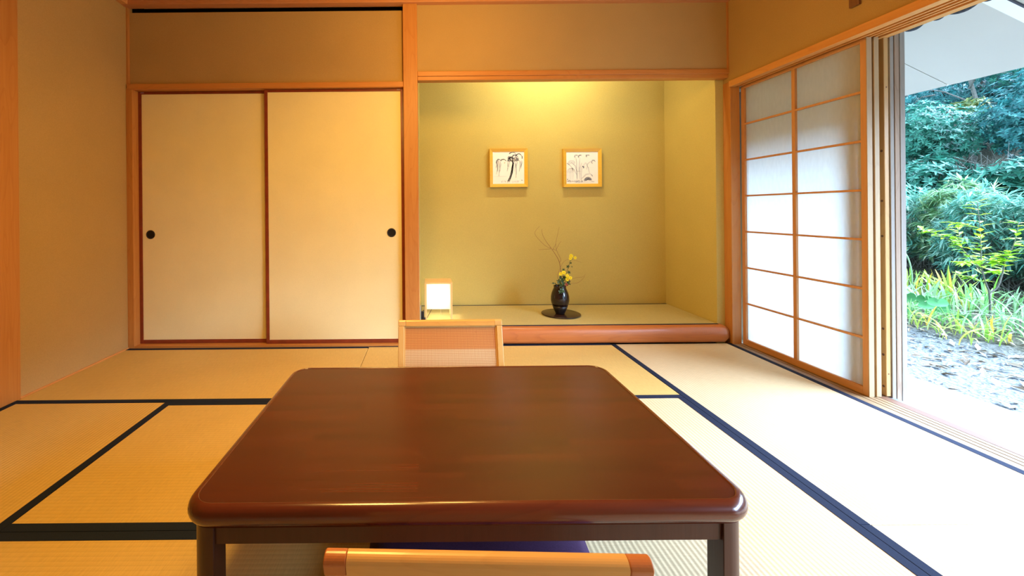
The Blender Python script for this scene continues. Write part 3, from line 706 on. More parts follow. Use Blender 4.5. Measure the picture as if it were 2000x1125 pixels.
def flower(parent, c, rad):
    c = Vector(c); nrm = Vector((R.uniform(-.3, .3), -1, R.uniform(.0, .6))).normalized()
    a = nrm.cross(Vector((0, 0, 1))).normalized(); b = nrm.cross(a)
    pm = MB()
    for ring, (k, rr0, lift) in enumerate(((13, 1.0, .10), (10, .75, .30))):
        for i in range(k):
            t = 2*PI*(i+.5*ring)/k+R.uniform(-.1, .1); d = a*math.cos(t)+b*math.sin(t); s_ = nrm.cross(d)
            p = [c+d*rad*.2, c+d*rad*rr0*.65+s_*rad*.17+nrm*rad*lift, c+d*rad*rr0+nrm*rad*lift*.8, c+d*rad*rr0*.65-s_*rad*.17+nrm*rad*lift]
            pm.add(p, [(0, 1, 2, 3)])
    o = pm.build('flower_head', M['petal'], parent, fix=False)
    e = MB(); n = 10; vv = []; ff = []
    for k in range(4):
        al = k*PI/2/4
        for i in range(n):
            t = 2*PI*i/n; vv.append(c+(a*math.cos(t)+b*math.sin(t))*rad*.34*math.cos(al)+nrm*rad*(.12+.22*math.sin(al)))
    for k in range(3):
        for i in range(n): ff.append((k*n+i, k*n+(i+1) % n, (k+1)*n+(i+1) % n, (k+1)*n+i))
    ff.append(tuple(3*n+i for i in range(n)))
    e.add(vv, ff).build('flower_eye', M['eye'], o, smooth=True, fix=False)
def lobed(parent, c, rad, mk='leaf_dark', name='leaf'):
    c = Vector(c); nrm = Vector((R.uniform(-.5, .5), -1, R.uniform(-.2, .9))).normalized()
    a = nrm.cross(Vector((0, 0, 1))).normalized(); b = nrm.cross(a); ph = R.uniform(0, 6.28)
    vv = [c]; n = 20
    for i in range(n):
        t = 2*PI*i/n; r_ = rad*(.72+.28*math.cos(5*t+ph)); vv.append(c+(a*math.cos(t)+b*math.sin(t))*r_+nrm*rad*.15*math.sin(3*t))
    MB().add(vv, [(0, 1+i, 1+(i+1) % n) for i in range(n)]).build(name, M[mk], parent, fix=False)
ch = thing('chrysanthemum_stem', IN, 'tall thin chrysanthemum stem topped by three small yellow flowers', 'flower')
m = MB(); sub(m, [IN, vp(430, 640), vp(465, 550), vp(490, 470), vp(505, 410), vp(512, 380)], .0022, .0014); sub(m, [vp(500, 430), vp(530, 405), vp(553, 396)], .0014, .001); m.build('stem', M['stem'], ch, smooth=True)
for u, v, r_ in ((512, 374, 24), (503, 402, 19), (553, 393, 19)): flower(ch, vp(u, v, -.008), r_/5.356*VY/788.6)
for u, v, r_ in ((478, 486, 20), (508, 448, 13), (490, 546, 20), (520, 487, 9)): lobed(ch, vp(u, v, .004), r_/5.356*VY/788.6)
cl = thing('chrysanthemum_stem', IN, 'low cluster of five yellow chrysanthemums with dark leaves at the vase mouth', 'flower')
m = MB()
FL = ((402, 562, 23), (435, 548, 24), (470, 582, 23), (503, 604, 22), (470, 620, 24))
for u, v, r_ in FL: sub(m, [IN, vp(425+(u-440)*.3, 680), vp(u, v)], .0018, .0012)
m.build('stem', M['stem'], cl, smooth=True)
for u, v, r_ in FL: flower(cl, vp(u, v, -.03+R.uniform(-.006, .006)), r_/5.356*VY/788.6)
for u, v, r_, dy in ((385, 640, 30, -.02), (420, 625, 34, -.01), (430, 660, 34, -.03), (405, 675, 30, -.03), (480, 660, 30, -.02), (440, 600, 26, 0), (400, 600, 22, 0), (415, 725, 26, -.075), (400, 748, 26, -.082), (425, 742, 22, -.08), (432, 520, 18, 0), (325, 660, 14, -.02), (345, 664, 12, -.02), (490, 640, 20, -.01)):
    lobed(cl, vp(u, v, dy), r_/5.356*VY/788.6)
lobed(cl, vp(462, 672, -.045), 20/5.356*VY/788.6, 'leaf_red', 'red_leaf'); lobed(cl, vp(490, 628, -.02), 14/5.356*VY/788.6, 'leaf_red', 'red_leaf')
m = MB(); sub(m, [vp(415, 690, -.02), vp(412, 700, -.065), vp(410, 735, -.079)], .0014, .001); sub(m, [vp(390, 680, -.01), vp(350, 668, -.02), vp(300, 660, -.02)], .0014, .001); m.build('leaf_stalk', M['stem'], cl, smooth=True)

# ------------------------------------------------------------------ alcove: standing paper lamp
LX0, LX1, LY0, LY1 = -.024, .198, 3.245, 3.445
LZT = .441
lp = thing('paper_lamp', ((LX0+LX1)/2, (LY0+LY1)/2, ZT+.0015), 'lit square paper lamp in a pale wooden frame at the left end of the alcove', 'lamp')
pw = .015
for a in (LX0, LX1-pw):
    for b in (LY0, LY1-pw): bx('post', M['lamp_wood'], a, a+pw, b, b+pw, ZT+.0015, LZT-.012, lp, bevel=.001)
bx('top_board', M['lamp_wood'], LX0, LX1, LY0, LY1, LZT-.012, LZT, lp, bevel=.001)
sh = MB()
zs0, zs1 = .225, LZT-.014
i0 = .006
for (x0, x1, y0, y1) in ((LX0+i0+.005, LX1-i0-.005, LY0+i0, LY0+i0+.001), (LX0+i0+.005, LX1-i0-.005, LY1-i0-.001, LY1-i0), (LX0+i0, LX0+i0+.001, LY0+i0+.004, LY1-i0-.004), (LX1-i0-.001, LX1-i0, LY0+i0+.004, LY1-i0-.004)):
    sh.box(x0, x1, y0, y1, zs0, zs1)
sh.build('shade', M['lamp_paper'], lp)
MB().tube([(.105, 3.30, .23), (.105, 3.30, .165)], .0012, 6).build('pull_cord', M['string'], lp)
MB().tube(smooth_path([(.06, 3.36, .245), (.03, 3.34, .20), (.0, 3.31, .155), (-.02, 3.27, .1385), (-.03, 3.255, .16), (-.035, 3.25, .22), (-.045, 3.24, .19)]), .0022, 6).build('cord', M['cord'], lp, smooth=True)
pg = MB(); pg.box(-.0555, -.030, 3.215, 3.245, .150, .215); pg.box(-.0555, -.020, 3.200, 3.25, .1355, .165)
pg.build('plug', M['black'], lp, bevel=.003)['label'] = 'black plug and adapter at the wall'
tag(bx('wall_outlet', M['outlet'], -.0615, -.0560, 3.19, 3.26, .14, .26, bevel=.002), 'small pale power outlet low on the alcove side wall', 'outlet')

# ------------------------------------------------------------------ outside: deck, eave
dk = MB(); xw = 2.503
while xw < 2.97:
    dk.box(xw, xw+.088, -2.0, 6.0, -.10, -.055); xw += .092
struct(dk.build('deck', M['deck'], bevel=.002), 'pale boarded veranda outside the opening', 'deck')
struct(bx('deck_edge', M['weathered_y'], 2.93, 2.965, -2, 6, -.38, -.102), 'veranda edge beam above the gravel', 'deck')
# sloping soffit: z = 2.40 - .5 (x - 2.6)
def sz(x, o=0): return 2.40-.5*(x-2.6)+o
sf = MB()
XE = 3.668
def slab(mb, y0, y1, o0, o1, x0=2.55, x1=XE):
    mb.add([(x0, y0, sz(x0, o0)), (x1, y0, sz(x1, o0)), (x1, y1, sz(x1, o0)), (x0, y1, sz(x0, o0)), (x0, y0, sz(x0, o1)), (x1, y0, sz(x1, o1)), (x1, y1, sz(x1, o1)), (x0, y1, sz(x0, o1))],
           [(0, 1, 2, 3), (4, 7, 6, 5), (0, 4, 5, 1), (1, 5, 6, 2), (2, 6, 7, 3), (3, 7, 4, 0)])
slab(sf, 2.835, 7.0, 0, .08); slab(sf, 2.245, 2.829, 0, .08); slab(sf, -3.0, 2.168, .004, .08); slab(sf, -3.0, 7.0, .01, .10)
struct(sf.build('eave_soffit', M['soffit']), 'pale painted sloping underside of the eave', 'eave')
q = MB(); slab(q, 2.176, 2.245, -.003, .02); struct(q.build('trim_21', M['white_trim']), 'bright white batten crossing the eave underside', 'batten')
q = MB(); slab(q, 2.166, 2.176, -.006, .02); struct(q.build('trim_22', M['dark_trim']), 'dark strip beside the white batten under the eave', 'batten')
struct(bx('wall_outer', M['weathered_grey'], 2.56, 2.66, YB+.12, 7.0, -.4, 2.42), 'outer house wall beyond the screens', 'wall')
struct(bx('wall_outer.001', M['soffit'], 2.50, 2.60, -3, YB+.3, 2.02, 2.44), 'outer wall strip between head beam and eave', 'wall')
# rolled reed blind sagging between its ties
rb = thing('rolled_blind', (2.64, 1.5, 1.95), 'dark rolled reed blind sagging between ties above the garden opening', 'blind')
ties = [2.36, 2.235, 2.132, 2.108, 2.048, 1.918, 1.86, 1.74, 1.60, 1.45, 1.30, 1.15, 1.0]
m = MB()
for a, b in zip(ties[:-1], ties[1:]):
    n = 10; pts = []; rad = []
    sag = .026*min(1, abs(a-b)/.09)
    for i in range(n+1):
        tt = i/n; k = math.sin(PI*tt); pts.append((2.64, a+(b-a)*tt, 1.994-sag*k*.35)); rad.append(.003+sag*k*.50)
    m.tube(pts, rad, 12)
m.build('roll', M['blind'], rb, smooth=True)
for y in ties: MB().tube([(2.64, y, 2.018), (2.64, y, 1.982)], .002, 5).build('tie', M['string'], rb)
struct(bx('trim_23', M['white_trim'], 2.60, 2.66, -2, YB+.3, 2.012, 2.03), 'white strip carrying the rolled blind', 'trim')

# ------------------------------------------------------------------ outside: ground and hillside
def gz(x, y):
    base = -.40
    if x > 4.8: base += .10*min(1, (x-4.8)/1.2)+ .03*mnoise.noise(Vector((x*1.3, y*1.3, 0)))
    if x > 7.2: base += .10*(x-7.2)*min(1, (x-7.2))
    if x > 8.4: base += .44*(min(x, 21)-8.4)+.18*mnoise.noise(Vector((x*.5, y*.5, 3)))
    return base
NX, NY = 90, 70; vs = []; fs = []
for i in range(NX+1):
    x = 2.94+21.5*(i/NX)**1.5
    for j in range(NY+1):
        y = -9+34*j/NY; vs.append((x, y, gz(x, y)))
for i in range(NX):
    for j in range(NY):
        a = i*(NY+1)+j; fs.append((a, a+1, a+NY+2, a+NY+1))
struct(MB().add(vs, fs).build('ground', M['ground'], smooth=True), 'gravel yard rising into a wooded slope', 'ground')
# loose pebbles and fallen leaves
pb = MB()
for k in range(1500):
    x = R.uniform(3.0, 5.4); y = R.uniform(1.2, 6.0); z = gz(x, y); s_ = R.uniform(.008, .024)
    a = R.uniform(0, 6.28); vv = []
    for i in range(5): t = a+2*PI*i/5; vv.append((x+s_*math.cos(t), y+s_*math.sin(t)*R.uniform(.7, 1.1), z-.002))
    vv.append((x, y, z+s_*.6)); pb.add(vv, [(i, (i+1) % 5, 5) for i in range(5)])
tag(pb.build('gravel', M['pebble']), 'loose pale pebbles scattered on the gravel yard', 'gravel', kind='stuff')
fl = MB()
for k in range(1500):
    x = R.uniform(4.4, 7.4) if k % 3 else R.uniform(3.1, 5.4); y = R.uniform(1.5, 7.5); z = gz(x, y)+.012; s_ = R.uniform(.03, .075); a = R.uniform(0, 6.28)
    d = Vector((math.cos(a), math.sin(a), R.uniform(-.2, .5))); e = Vector((-math.sin(a), math.cos(a), R.uniform(-.4, .4))); c0 = Vector((x, y, z))
    fl.add([c0-d*s_, c0+e*s_*.3+Vector((0, 0, .01)), c0+d*s_, c0-e*s_*.3+Vector((0, 0, .01))], [(0, 1, 2, 3)])
tag(fl.build('leaf_litter', M['fallen'], fix=False), 'dry fallen leaves and straw littering the planting edge', 'leaf litter', kind='stuff')

def leaf(mb, p, d, up, L, W_, droop=.0):
    """one pointed leaf of two quads, slightly folded"""
    d = d.normalized(); s_ = d.cross(up)
    if s_.length < .05: s_ = d.cross(Vector((1, 0, 0)))
    s_.normalize(); n_ = s_.cross(d)
    m1 = p+d*L*.45-n_*droop*L*.12; tip = p+d*L-n_*droop*L*.45
    mb.add([p, m1+s_*W_*.5+n_*W_*.12, tip, m1-s_*W_*.5+n_*W_*.12, m1], [(0, 1, 4), (0, 4, 3), (1, 2, 4), (4, 2, 3)])
def rdir(r): 
    while True:
        v = Vector((r.uniform(-1, 1), r.uniform(-1, 1), r.uniform(-1, 1)))
        if .05 < v.length < 1: return v.normalized()
def crown_tree(name, c, rad, n, L, W_, mk, label, cat, group, seed, barkk='bark', lumps=9, whorl=6):
    r = random.Random(seed); c = Vector(c); gx = gz(c.x, c.y)
    o = thing(name, (c.x, c.y, gx), label, cat, group)
    fm = MB(); tips = []
    blobs = [(c+Vector((rad[0]*.55*d.x, rad[1]*.55*d.y, rad[2]*.55*d.z)), .52) for d in [rdir(r) for _ in range(lumps)]]+[(c, .7)]
    k = 0
    while k < n:
        bc, bs = blobs[r.randrange(len(blobs))]; d = rdir(r)
        p = bc+Vector((d.x*rad[0], d.y*rad[1], d.z*rad[2]))*bs*r.uniform(.72, 1.02)
        if p.z < gz(p.x, p.y)+.05: k += 1; continue
        tips.append(p); w0 = r.uniform(0, 6.28); ax = (d+Vector((0, 0, .6))).normalized()
        a = ax.cross(Vector((0, 0, 1)))
        if a.length < .1: a = Vector((1, 0, 0))
        a.normalize(); b = ax.cross(a)
        for i in range(whorl):
            t = w0+2*PI*i/whorl; leaf(fm, p, a*math.cos(t)+b*math.sin(t)+ax*r.uniform(.0, .6), ax, L*r.uniform(.7, 1.2), W_*r.uniform(.8, 1.2), r.uniform(.1, .6)); k += 1
    fm.build('foliage', M[mk], o, fix=False)
    tm = MB(); base = Vector((c.x, c.y, gx-.05)); tr_ = max(.02, rad[0]*.06)
    tm.tube([base, base.lerp(c, .6)+Vector((.05, .03, 0)), c+Vector((0, 0, rad[2]*.4))], [tr_, tr_*.8, tr_*.3], 8)
    for i in range(10):
        p = tips[r.randrange(len(tips))]; s0 = base.lerp(c, r.uniform(.5, .95)); tm.tube([s0, s0.lerp(p, .5)+Vector((0, 0, .05)), p], [tr_*.4, tr_*.25, tr_*.08], 5)
    tm.build('trunk', M[barkk], o, smooth=True)
    return o
G_T = 'evergreen trees on the slope'
crown_tree('evergreen_tree', (11.0, 8.75, 2.62), (1.05, 1.05, .82), 9880, .088, .034, 'tree_teal', 'large rounded teal evergreen, left of the slope just below the eave line', 'tree', G_T, 1, lumps=14)
crown_tree('evergreen_tree', (11.6, 7.35, 2.75), (1.0, .95, 1.05), 8740, .088, .034, 'tree_blue', 'blue green evergreen at the right edge of the garden view', 'tree', G_T, 2, lumps=14)
crown_tree('evergreen_tree', (13.8, 11.6, 4.0), (1.3, 1.2, .9), 6080, .088, .034, 'tree_blue', 'dark evergreen farthest left under the eave, behind the rounded one', 'tree', G_T, 3)
crown_tree('evergreen_tree', (14.2, 10.3, 4.15), (1.3, 1.1, .95), 6080, .088, .034, 'tree_dark', 'darkest evergreen high on the slope in mid view', 'tree', G_T, 4)
crown_tree('evergreen_tree', (14.0, 9.1, 4.35), (1.2, 1.0, 1.0), 6080, .088, .034, 'tree_teal', 'tall evergreen high on the slope at the right', 'tree', G_T, 5)
crown_tree('evergreen_tree', (17.0, 13.6, 5.0), (1.6, 1.6, 1.0), 2200, .2, .08, 'tree_dark', 'distant dark evergreen behind the others at the upper left', 'tree', G_T, 6)
crown_tree('evergreen_tree', (17.0, 11.4, 5.2), (1.6, 1.6, 1.1), 2200, .2, .08, 'tree_blue', 'distant blue green evergreen at the top of the view', 'tree', G_T, 7)
crown_tree('evergreen_tree', (13.0, 9.05, 2.9), (.8, .8, .7), 3800, .088, .034, 'tree_dark', 'shadowed evergreen in the gap between the two large crowns', 'tree', G_T, 8)
crown_tree('yellowing_bush', (12.2, 9.1, 3.25), (.35, .35, .22), 260, .12, .05, 'tree_yellow', 'small bush with yellowing leaves between the evergreens', 'bush', None, 9, lumps=5, whorl=4)
crown_tree('evergreen_tree', (10.6, 5.8, 2.3), (1.1, 1.0, 1.0), 3420, .088, .034, 'tree_teal', 'evergreen past the right side of the opening', 'tree', G_T, 10)
crown_tree('evergreen_tree', (11.5, 10.9, 2.6), (1.1, 1.1, .9), 3420, .088, .034, 'tree_blue', 'evergreen behind the weathered doors at the left', 'tree', G_T, 12)
# low mixed shrubs below the big crowns
crown_tree('leafy_shrub', (10.0, 7.95, 1.50), (.75, .70, .50), 2600, .12, .05, 'tree_teal', 'green shrub below the rounded evergreen', 'shrub', 'shrubs on the slope', 13)
crown_tree('leafy_shrub', (10.0, 6.95, 1.45), (.55, .50, .38), 1800, .12, .05, 'tree_teal', 'green shrub left of the dry grass at the right', 'shrub', 'shrubs on the slope', 14)
G_S = 'bamboo grass thicket'
def sasa(c, rad, n, seed, label, mk='sasa'):
    r = random.Random(seed); c = Vector(c); g = gz(c.x, c.y)
    o = thing('bamboo_grass', (c.x, c.y, g), label, 'shrub', G_S); fm = MB(); cm = MB()
    for k in range(n):
        d = rdir(r); q = r.uniform(.5, 1.0)**.6
        p = c+Vector((d.x*rad[0], d.y*rad[1], d.z*rad[2]))*q
        if p.z < g+.22: continue
        if k % 9 == 0: b0 = Vector((c.x+r.uniform(-.5, .5)*rad[0], c.y+r.uniform(-.8, .8)*rad[1], g)); cm.tube([b0, b0.lerp(p, .6)+Vector((0, 0, .1)), p], [.006, .005, .002], 4)
        out = Vector((r.uniform(-1.0, .2), r.uniform(-1, 1), r.uniform(-.2, .5))).normalized()
        for i in range(6):
            t = r.uniform(-1, 1); dd = (out+Vector((r.uniform(-.7, .7), r.uniform(-.7, .7), r.uniform(-.6, .3)))).normalized()
            leaf(fm, p, dd, Vector((0, 0, 1)), r.uniform(.13, .24), r.uniform(.020, .032), r.uniform(.3, 1.0))
    fm.build('foliage', M[mk], o, fix=False); cm.build('cane', M['bark_pale'], o)
    return o
sasa((8.6, 7.15, .60), (.55, .52, .80), 760, 21, 'bamboo grass nearest the weathered doors')
sasa((8.7, 6.55, .60), (.55, .50, .85), 760, 22, 'bush of mixed yellow and green leaves in the thicket middle', 'sasa_mixed')
sasa((8.3, 5.95, .54), (.55, .50, .80), 760, 23, 'bamboo grass behind the lime sapling')
sasa((8.5, 5.35, .52), (.55, .50, .80), 600, 24, 'bamboo grass at the right end of the garden view')
sasa((8.6, 8.0, .80), (.55, .52, .95), 420, 25, 'bamboo grass hidden left of the weathered doors')
sasa((8.4, 4.6, .70), (.55, .52, .95), 360, 26, 'bamboo grass past the right edge of the view')
# dry grass and bare shrubs
def blades(mb, c, n, h, spread, wdt, r, lean=.8):
    for k in range(n):
        a = r.uniform(0, 6.28); b = Vector((c[0]+r.gauss(0, spread*.3), c[1]+r.gauss(0, spread*.3), c[2]))
        o_ = Vector((math.cos(a), math.sin(a), 0)); L = h*r.uniform(.6, 1.15); ln = r.uniform(.1, lean); s_ = Vector((-o_.y, o_.x, 0))*wdt*.5*r.uniform(.7, 1.2)
        pr_ = []; K_ = 6
        for i in range(K_+1):
            t = i/K_; q = b+o_*L*ln*(t**1.8)+Vector((0, 0, L*(t-.55*ln*t**2.4))); ww = math.sin(PI*(.12+.86*t))**.7 if i < K_ else .05
            pr_ += [q-s_*ww, q+s_*ww]
        mb.add(pr_, [(2*i, 2*i+1, 2*i+3, 2*i+2) for i in range(K_)])
def clump(name, x, y, n, h, spread, wdt, mk, label, cat, group, seed, lean=.8, dz_=0):
    r = random.Random(seed); z = gz(x, y)-.01+dz_; mb = MB(); blades(mb, (x, y, z), n, h, spread, wdt, r, lean)
    return tag(mb.build(name, M[mk], fix=False), label, cat, group)
for i, (x, y, n, h, s, lb) in enumerate(((9.5, 6.30, 420, .75, 1.3, 'tall pale dry grass on the slope at the right of the view'), (9.9, 7.45, 260, .60, .9, 'pale dry grass between the green shrubs'), (9.3, 5.5, 300, .8, 1.2, 'pale dry grass beyond the right edge'))):
    clump('dry_grass', x, y, n, h, s, .018, 'dry', lb, 'grass', 'dry grass on the slope', 40+i, .9)
r9 = random.Random(77)
bs = thing('bare_shrub', (10.3, 7.75, gz(10.3, 7.75)), 'leafless grey shrub with fine twigs below the evergreens', 'shrub')
m = MB()
for k in range(34):
    b0 = Vector((10.3+r9.uniform(-.1, .1), 7.6+r9.uniform(-.1, .1), gz(10.3, 7.6)))
    d = Vector((r9.uniform(-.6, .3), r9.uniform(-.6, .6), 1)); L = r9.uniform(.6, 1.1); p1 = b0+d*L*.5; m.tube([b0, p1, p1+(d+Vector((r9.uniform(-.5, .5), r9.uniform(-.5, .5), 0)))*L*.5], [.012, .008, .003], 4)
    for q in range(3):
        s0 = b0+d*L*r9.uniform(.3, .9); m.tube([s0, s0+Vector((r9.uniform(-.3, .3), r9.uniform(-.3, .3), r9.uniform(.1, .35)))], [.005, .002], 4)
m.build('twig', M['bark_pale'], bs)
bt = thing('bare_tree', (12.6, 9.4, gz(12.6, 9.4)), 'bare grey branches reaching across the dark trees under the eave edge', 'tree')
m = MB(); b0 = Vector((12.6, 9.3, gz(12.6, 9.3)))
m.tube([b0, b0+Vector((0, -.1, 1.2)), b0+Vector((-.1, .0, 2.0)), b0+Vector((-.2, .1, 2.6))], [.05, .04, .03, .015], 6); m.build('trunk', M['bark_pale'], bt)
m = MB()
for a, b in (((0, -.08, 1.3), (-.3, .9, 2.0)), ((-.1, 0, 1.9), (-.4, -.9, 1.75)), ((-.1, 0, 1.7), (-.4, -.7, 2.3)), ((0, -.1, 1.2), (-.3, -.6, 1.2)), ((-.1, 0, 2.0), (-.3, .5, 2.6)), ((-.25, .5, 1.7), (-.4, .9, 1.5))):
    A, B = b0+Vector(a), b0+Vector(b); m.tube([A, A.lerp(B, .5)+Vector((0, 0, .1)), B], [.02, .013, .004], 5)
m.build('branch', M['bark_pale'], bt)

# ------------------------------------------------------------------ planting bed
rb_ = random.Random(31)
G_C = 'strap-leaved clumps in the planting bed'
spots = [(6.9, 5.68, .48, 34, 'strap_yellow', 'yellow green strap-leaved clump nearest the weathered doors, orange tips'), (7.0, 5.35, .54, 34, 'strap_yellow', 'yellow strap-leaved clump second from the doors, tall tips'),
         (6.9, 5.02, .42, 30, 'strap', 'green strap-leaved clump left of the sapling'), (6.45, 5.42, .42, 40, 'strap_pale', 'pale strap-leaved clump at the left of the bed'), (6.3, 4.95, .30, 40, 'strap', 'low green strap-leaved clump before the sapling, left'),
         (6.7, 4.45, .30, 44, 'strap_pale', 'pale arching clump right of the sapling'), (6.4, 4.12, .30, 44, 'strap', 'arching clump second right of the sapling'), (6.1, 3.95, .30, 50, 'strap_pale', 'pale clump at the right edge of the bed'),
         (5.9, 4.35, .26, 50, 'strap_pale', 'pale flattened clump at the sapling foot'), (5.8, 4.78, .26, 44, 'strap', 'low clump on the gravel edge, left'), (5.55, 4.0, .24, 40, 'strap_yellow', 'yellowing low clump on the gravel edge, right'), (5.6, 4.42, .24, 36, 'strap_yellow', 'small yellowing clump on the gravel edge, middle'),
         (6.0, 5.15, .30, 50, 'strap_pale', 'pale low clump at the left gravel edge'), (6.6, 3.8, .34, 40, 'strap', 'green clump past the right edge of the view'), (7.1, 4.75, .34, 36, 'strap_pale', 'pale clump behind the sapling stem')]
for i, (x, y, hh, nn, mk, lb) in enumerate(spots):
    tall = hh > .4
    clump('strap_leaf_clump', x, y, nn, hh*(1.0 if tall else 1.35), .55, .028 if tall else .018, mk, lb, 'plant', G_C, 100+i, .8 if tall else 1.3)
# butterbur-like round leaves
def rleaf(mb, c, rad, nrm, up):
    a = nrm.cross(up).normalized(); b = nrm.cross(a); n = 18; vv = [c]
    for i in range(n):
        t = 2*PI*i/n; k = rad*(1-.55*math.exp(-((t-PI)/.28)**2)); vv.append(c+(a*math.sin(t)+b*math.cos(t))*k+nrm*rad*.12*(1+math.cos(2*t)))
    mb.add(vv, [(0, 1+i, 1+(i+1) % n) for i in range(n)])
BB = ((5.95, 5.0, 2, 'round-leaved plant at the left of the bed'), (5.75, 4.66, 3, 'round-leaved plant left of the sapling foot'), (5.6, 4.86, 2, 'round-leaved plant on the gravel edge'), (5.75, 4.42, 2, 'small round-leaved plant close to the sapling'))
for i, (x, y, k, lb) in enumerate(BB):
    o = thing('butterbur', (x, y, gz(x, y)), lb, 'plant', 'round-leaved plants in the bed')
    for j in range(k):
        a = 2*PI*j/k+rb_.uniform(-.6, .6); d_ = rb_.uniform(.12, .24); c0 = Vector((x+math.cos(a)*d_, y+math.sin(a)*d_, gz(x, y)+rb_.uniform(.10, .30)))
        MB().tube([(x, y, gz(x, y)), (c0.x, c0.y, c0.z-.005)], .004, 5).build('stalk', M['strap'], o)
        lm = MB(); rleaf(lm, c0, rb_.uniform(.05, .075), Vector((-.8+rb_.uniform(-.4, .4), -.6+rb_.uniform(-.5, .5), .7)).normalized(), Vector((0, 0, 1))); lm.build('leaf', M['round_leaf'], o, fix=False, smooth=True)
# faded flower stalk near the doors
o = thing('seed_stalk', (6.6, 5.52, gz(6.6, 5.52)), 'tall pale stalk with a yellow head beside the weathered doors', 'plant')
zz = gz(6.6, 5.52)
MB().tube(smooth_path([(6.6, 5.52, zz), (6.6, 5.50, zz+.35), (6.58, 5.53, zz+.60), (6.56, 5.60, zz+.72)]), .008, 6).build('stem', M['strap_pale'], o, smooth=True)
hm = MB()
for k in range(60):
    d = rdir(rb_); leaf(hm, Vector((6.56, 5.60, zz+.73)), d, Vector((0, 0, 1)), .08, .02, .2)
hm.build('flower_head', M['strap_yellow'], o, fix=False)

# lime-leaved sapling, laid out at its real place
SX, SY = 6.263, 4.508; gsz = gz(SX, SY)
sp = thing('sapling', (SX, SY, gsz), 'slender young sapling with bright lime leaves in front of the thicket', 'tree')
def sp_pt(px, py):   # plane through the sapling facing the house door
    a = (px-834.0)/788.64; b = (py-411.5)/788.64; k, s = math.cos(.0089), math.sin(.0089)
    return Vector((SX+((k*a-s*b)*SY-SX), SY, 1.019-(s*a+k*b)*SY))
def Zc(u, v): return sp_pt(1760+u/3.75, 380+v/3.75)
tm = MB(); lm = MB(); rs_ = random.Random(8)
br = [([Vector((SX, SY, gsz-.02)), Zc(648, 1015), Zc(652, 860), Zc(645, 720), Zc(620, 650), Zc(592, 540), Zc(585, 420), Zc(580, 280), Zc(560, 60)], .012, .003),
      ([Zc(648, 720), Zc(690, 680), Zc(712, 590), Zc(722, 500), Zc(745, 430), Zc(770, 330), Zc(785, 200)], .009, .003),
      ([Zc(605, 590), Zc(540, 500), Zc(450, 390), Zc(380, 340), Zc(280, 290), Zc(180, 255)], .006, .0025),
      ([Zc(445, 390), Zc(410, 330), Zc(385, 230), Zc(350, 205)], .004, .002),
      ([Zc(600, 560), Zc(520, 500), Zc(440, 490), Zc(385, 495)], .004, .002),
      ([Zc(592, 520), Zc(640, 460), Zc(690, 430)], .004, .002),
      ([Zc(712, 590), Zc(740, 565), Zc(770, 570)], .003, .002),
      ([Zc(722, 500), Zc(680, 480), Zc(640, 490)], .003, .002),
      ([Zc(620, 650), Zc(580, 620), Zc(535, 600)], .004, .002)]
for bi, (pts, r0, r1) in enumerate(br):
    dy = 0 if bi == 0 else rs_.uniform(-.12, .12)
    pts = [p+Vector((0, dy*(i/(len(pts)-1)), 0)) for i, p in enumerate(pts)]
    q = smooth_path(pts, 6); tm.tube(q, [r0+(r1-r0)*i/(len(q)-1) for i in range(len(q))], 6)
    start = int(len(q)*(.58 if bi == 0 else (.42 if bi == 1 else .18)))
    for i in range(start, len(q)):
        for s in range(2):
            a = rs_.uniform(0, 6.28); d = (q[min(i+1, len(q)-1)]-q[max(i-1, 0)]).normalized()
            out = Vector((math.cos(a), math.sin(a)*.8, rs_.uniform(-.25, .45)))+d*.3
            p = q[i]+(d*rs_.uniform(-.02, .02))
            leaf(lm, p, out, Vector((0, 0, 1)), rs_.uniform(.075, .125), rs_.uniform(.035, .055), rs_.uniform(.2, .7))
tm.build('trunk', M['bark_pale'], sp, smooth=True); lm.build('foliage', M['lime'], sp, fix=False)

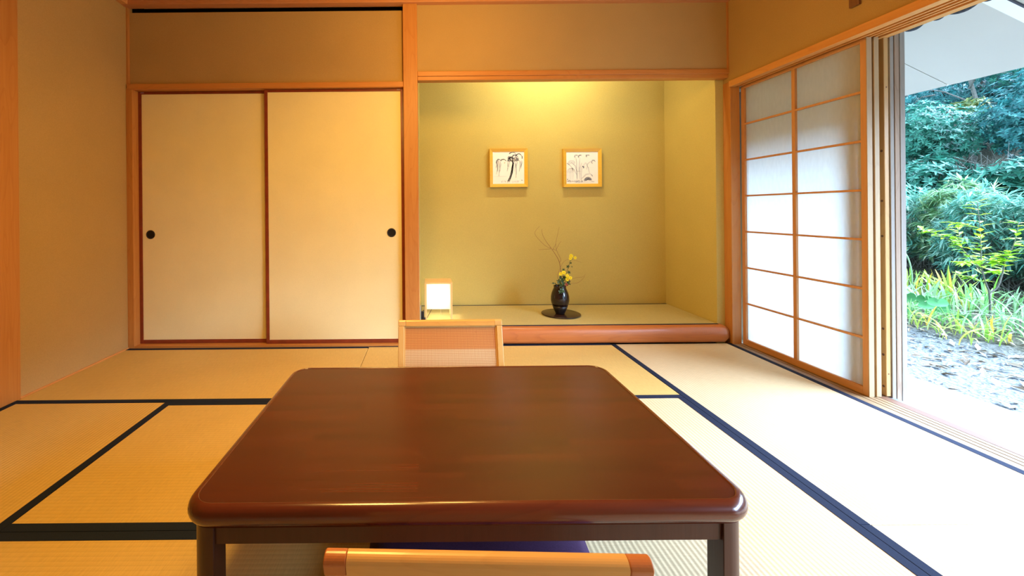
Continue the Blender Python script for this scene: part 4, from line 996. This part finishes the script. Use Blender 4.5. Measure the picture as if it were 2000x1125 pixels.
# ------------------------------------------------------------------ light
def light(name, kind, loc, energy, color, **kw):
    l = bpy.data.lights.new(name, kind); l.energy = energy; l.color = color
    for k, v in kw.items(): setattr(l, k, v)
    o = bpy.data.objects.new(name, l); COL.objects.link(o); o.location = loc; return o
def aim(o, d): o.rotation_euler = Vector(d).to_track_quat('-Z', 'Y').to_euler()
WARM = (1.0, .59, .14)
light('ceiling_lamp', 'POINT', (.15, 1.95, 2.20), 52, WARM, shadow_soft_size=.16)
a = light('added_warm_fill', 'AREA', (-.35, 1.45, 2.12), 37, WARM, shape='DISK', size=.45); aim(a, (0, 0, -1))  # added unseen fill brightening floor and left door
s = light('alcove_spot_wide', 'AREA', (1.08, 3.17, 2.55), 19, (1.0, .92, .64), shape='RECTANGLE', size=.75, size_y=.06); aim(s, (0, .62, -1))  # hidden alcove spot, stretched into a long strip to even the wall light
light('lamp_bulb', 'POINT', ((LX0+LX1)/2, (LY0+LY1)/2,   .335), 2.4, (1.0, .88, .66), shadow_soft_size=.025)
sun = light('sun', 'SUN', (8, -4, 6), 50.0, (.70, .93, 1.34), angle=math.radians(75)); aim(sun, (-1, .30, -.68))

wd = bpy.data.worlds.new('world'); sc.world = wd; wd.use_nodes = True
bg = wd.node_tree.nodes['Background']; bg.inputs[0].default_value = (.50, .78, 1.08, 1); bg.inputs[1].default_value = 4.2

# ------------------------------------------------------------------ camera
cam = bpy.data.cameras.new('camera'); co = bpy.data.objects.new('camera', cam); COL.objects.link(co)
cam.sensor_fit = 'HORIZONTAL'; cam.sensor_width = 36.0; cam.lens = 788.64/2000*36.0
cam.shift_x = (1000-834.0)/2000; cam.shift_y = -(562.5-411.5)/2000
cam.clip_start = .02; cam.clip_end = 200
co.location = (0, 0, 1.019)
co.rotation_euler = (Matrix.Rotation(PI/2, 4, 'X') @ Matrix.Rotation(-.0089, 4, 'Z')).to_euler()
sc.camera = co

vs_ = sc.view_settings
vs_.view_transform = 'Standard'; vs_.look = 'None'; vs_.exposure = 0; vs_.gamma = 1; vs_.use_curve_mapping = False
sc.cycles.use_denoising = True
sc.cycles.max_bounces = 10; sc.cycles.diffuse_bounces = 6; sc.cycles.transmission_bounces = 8
sc.cycles.sample_clamp_indirect = 8
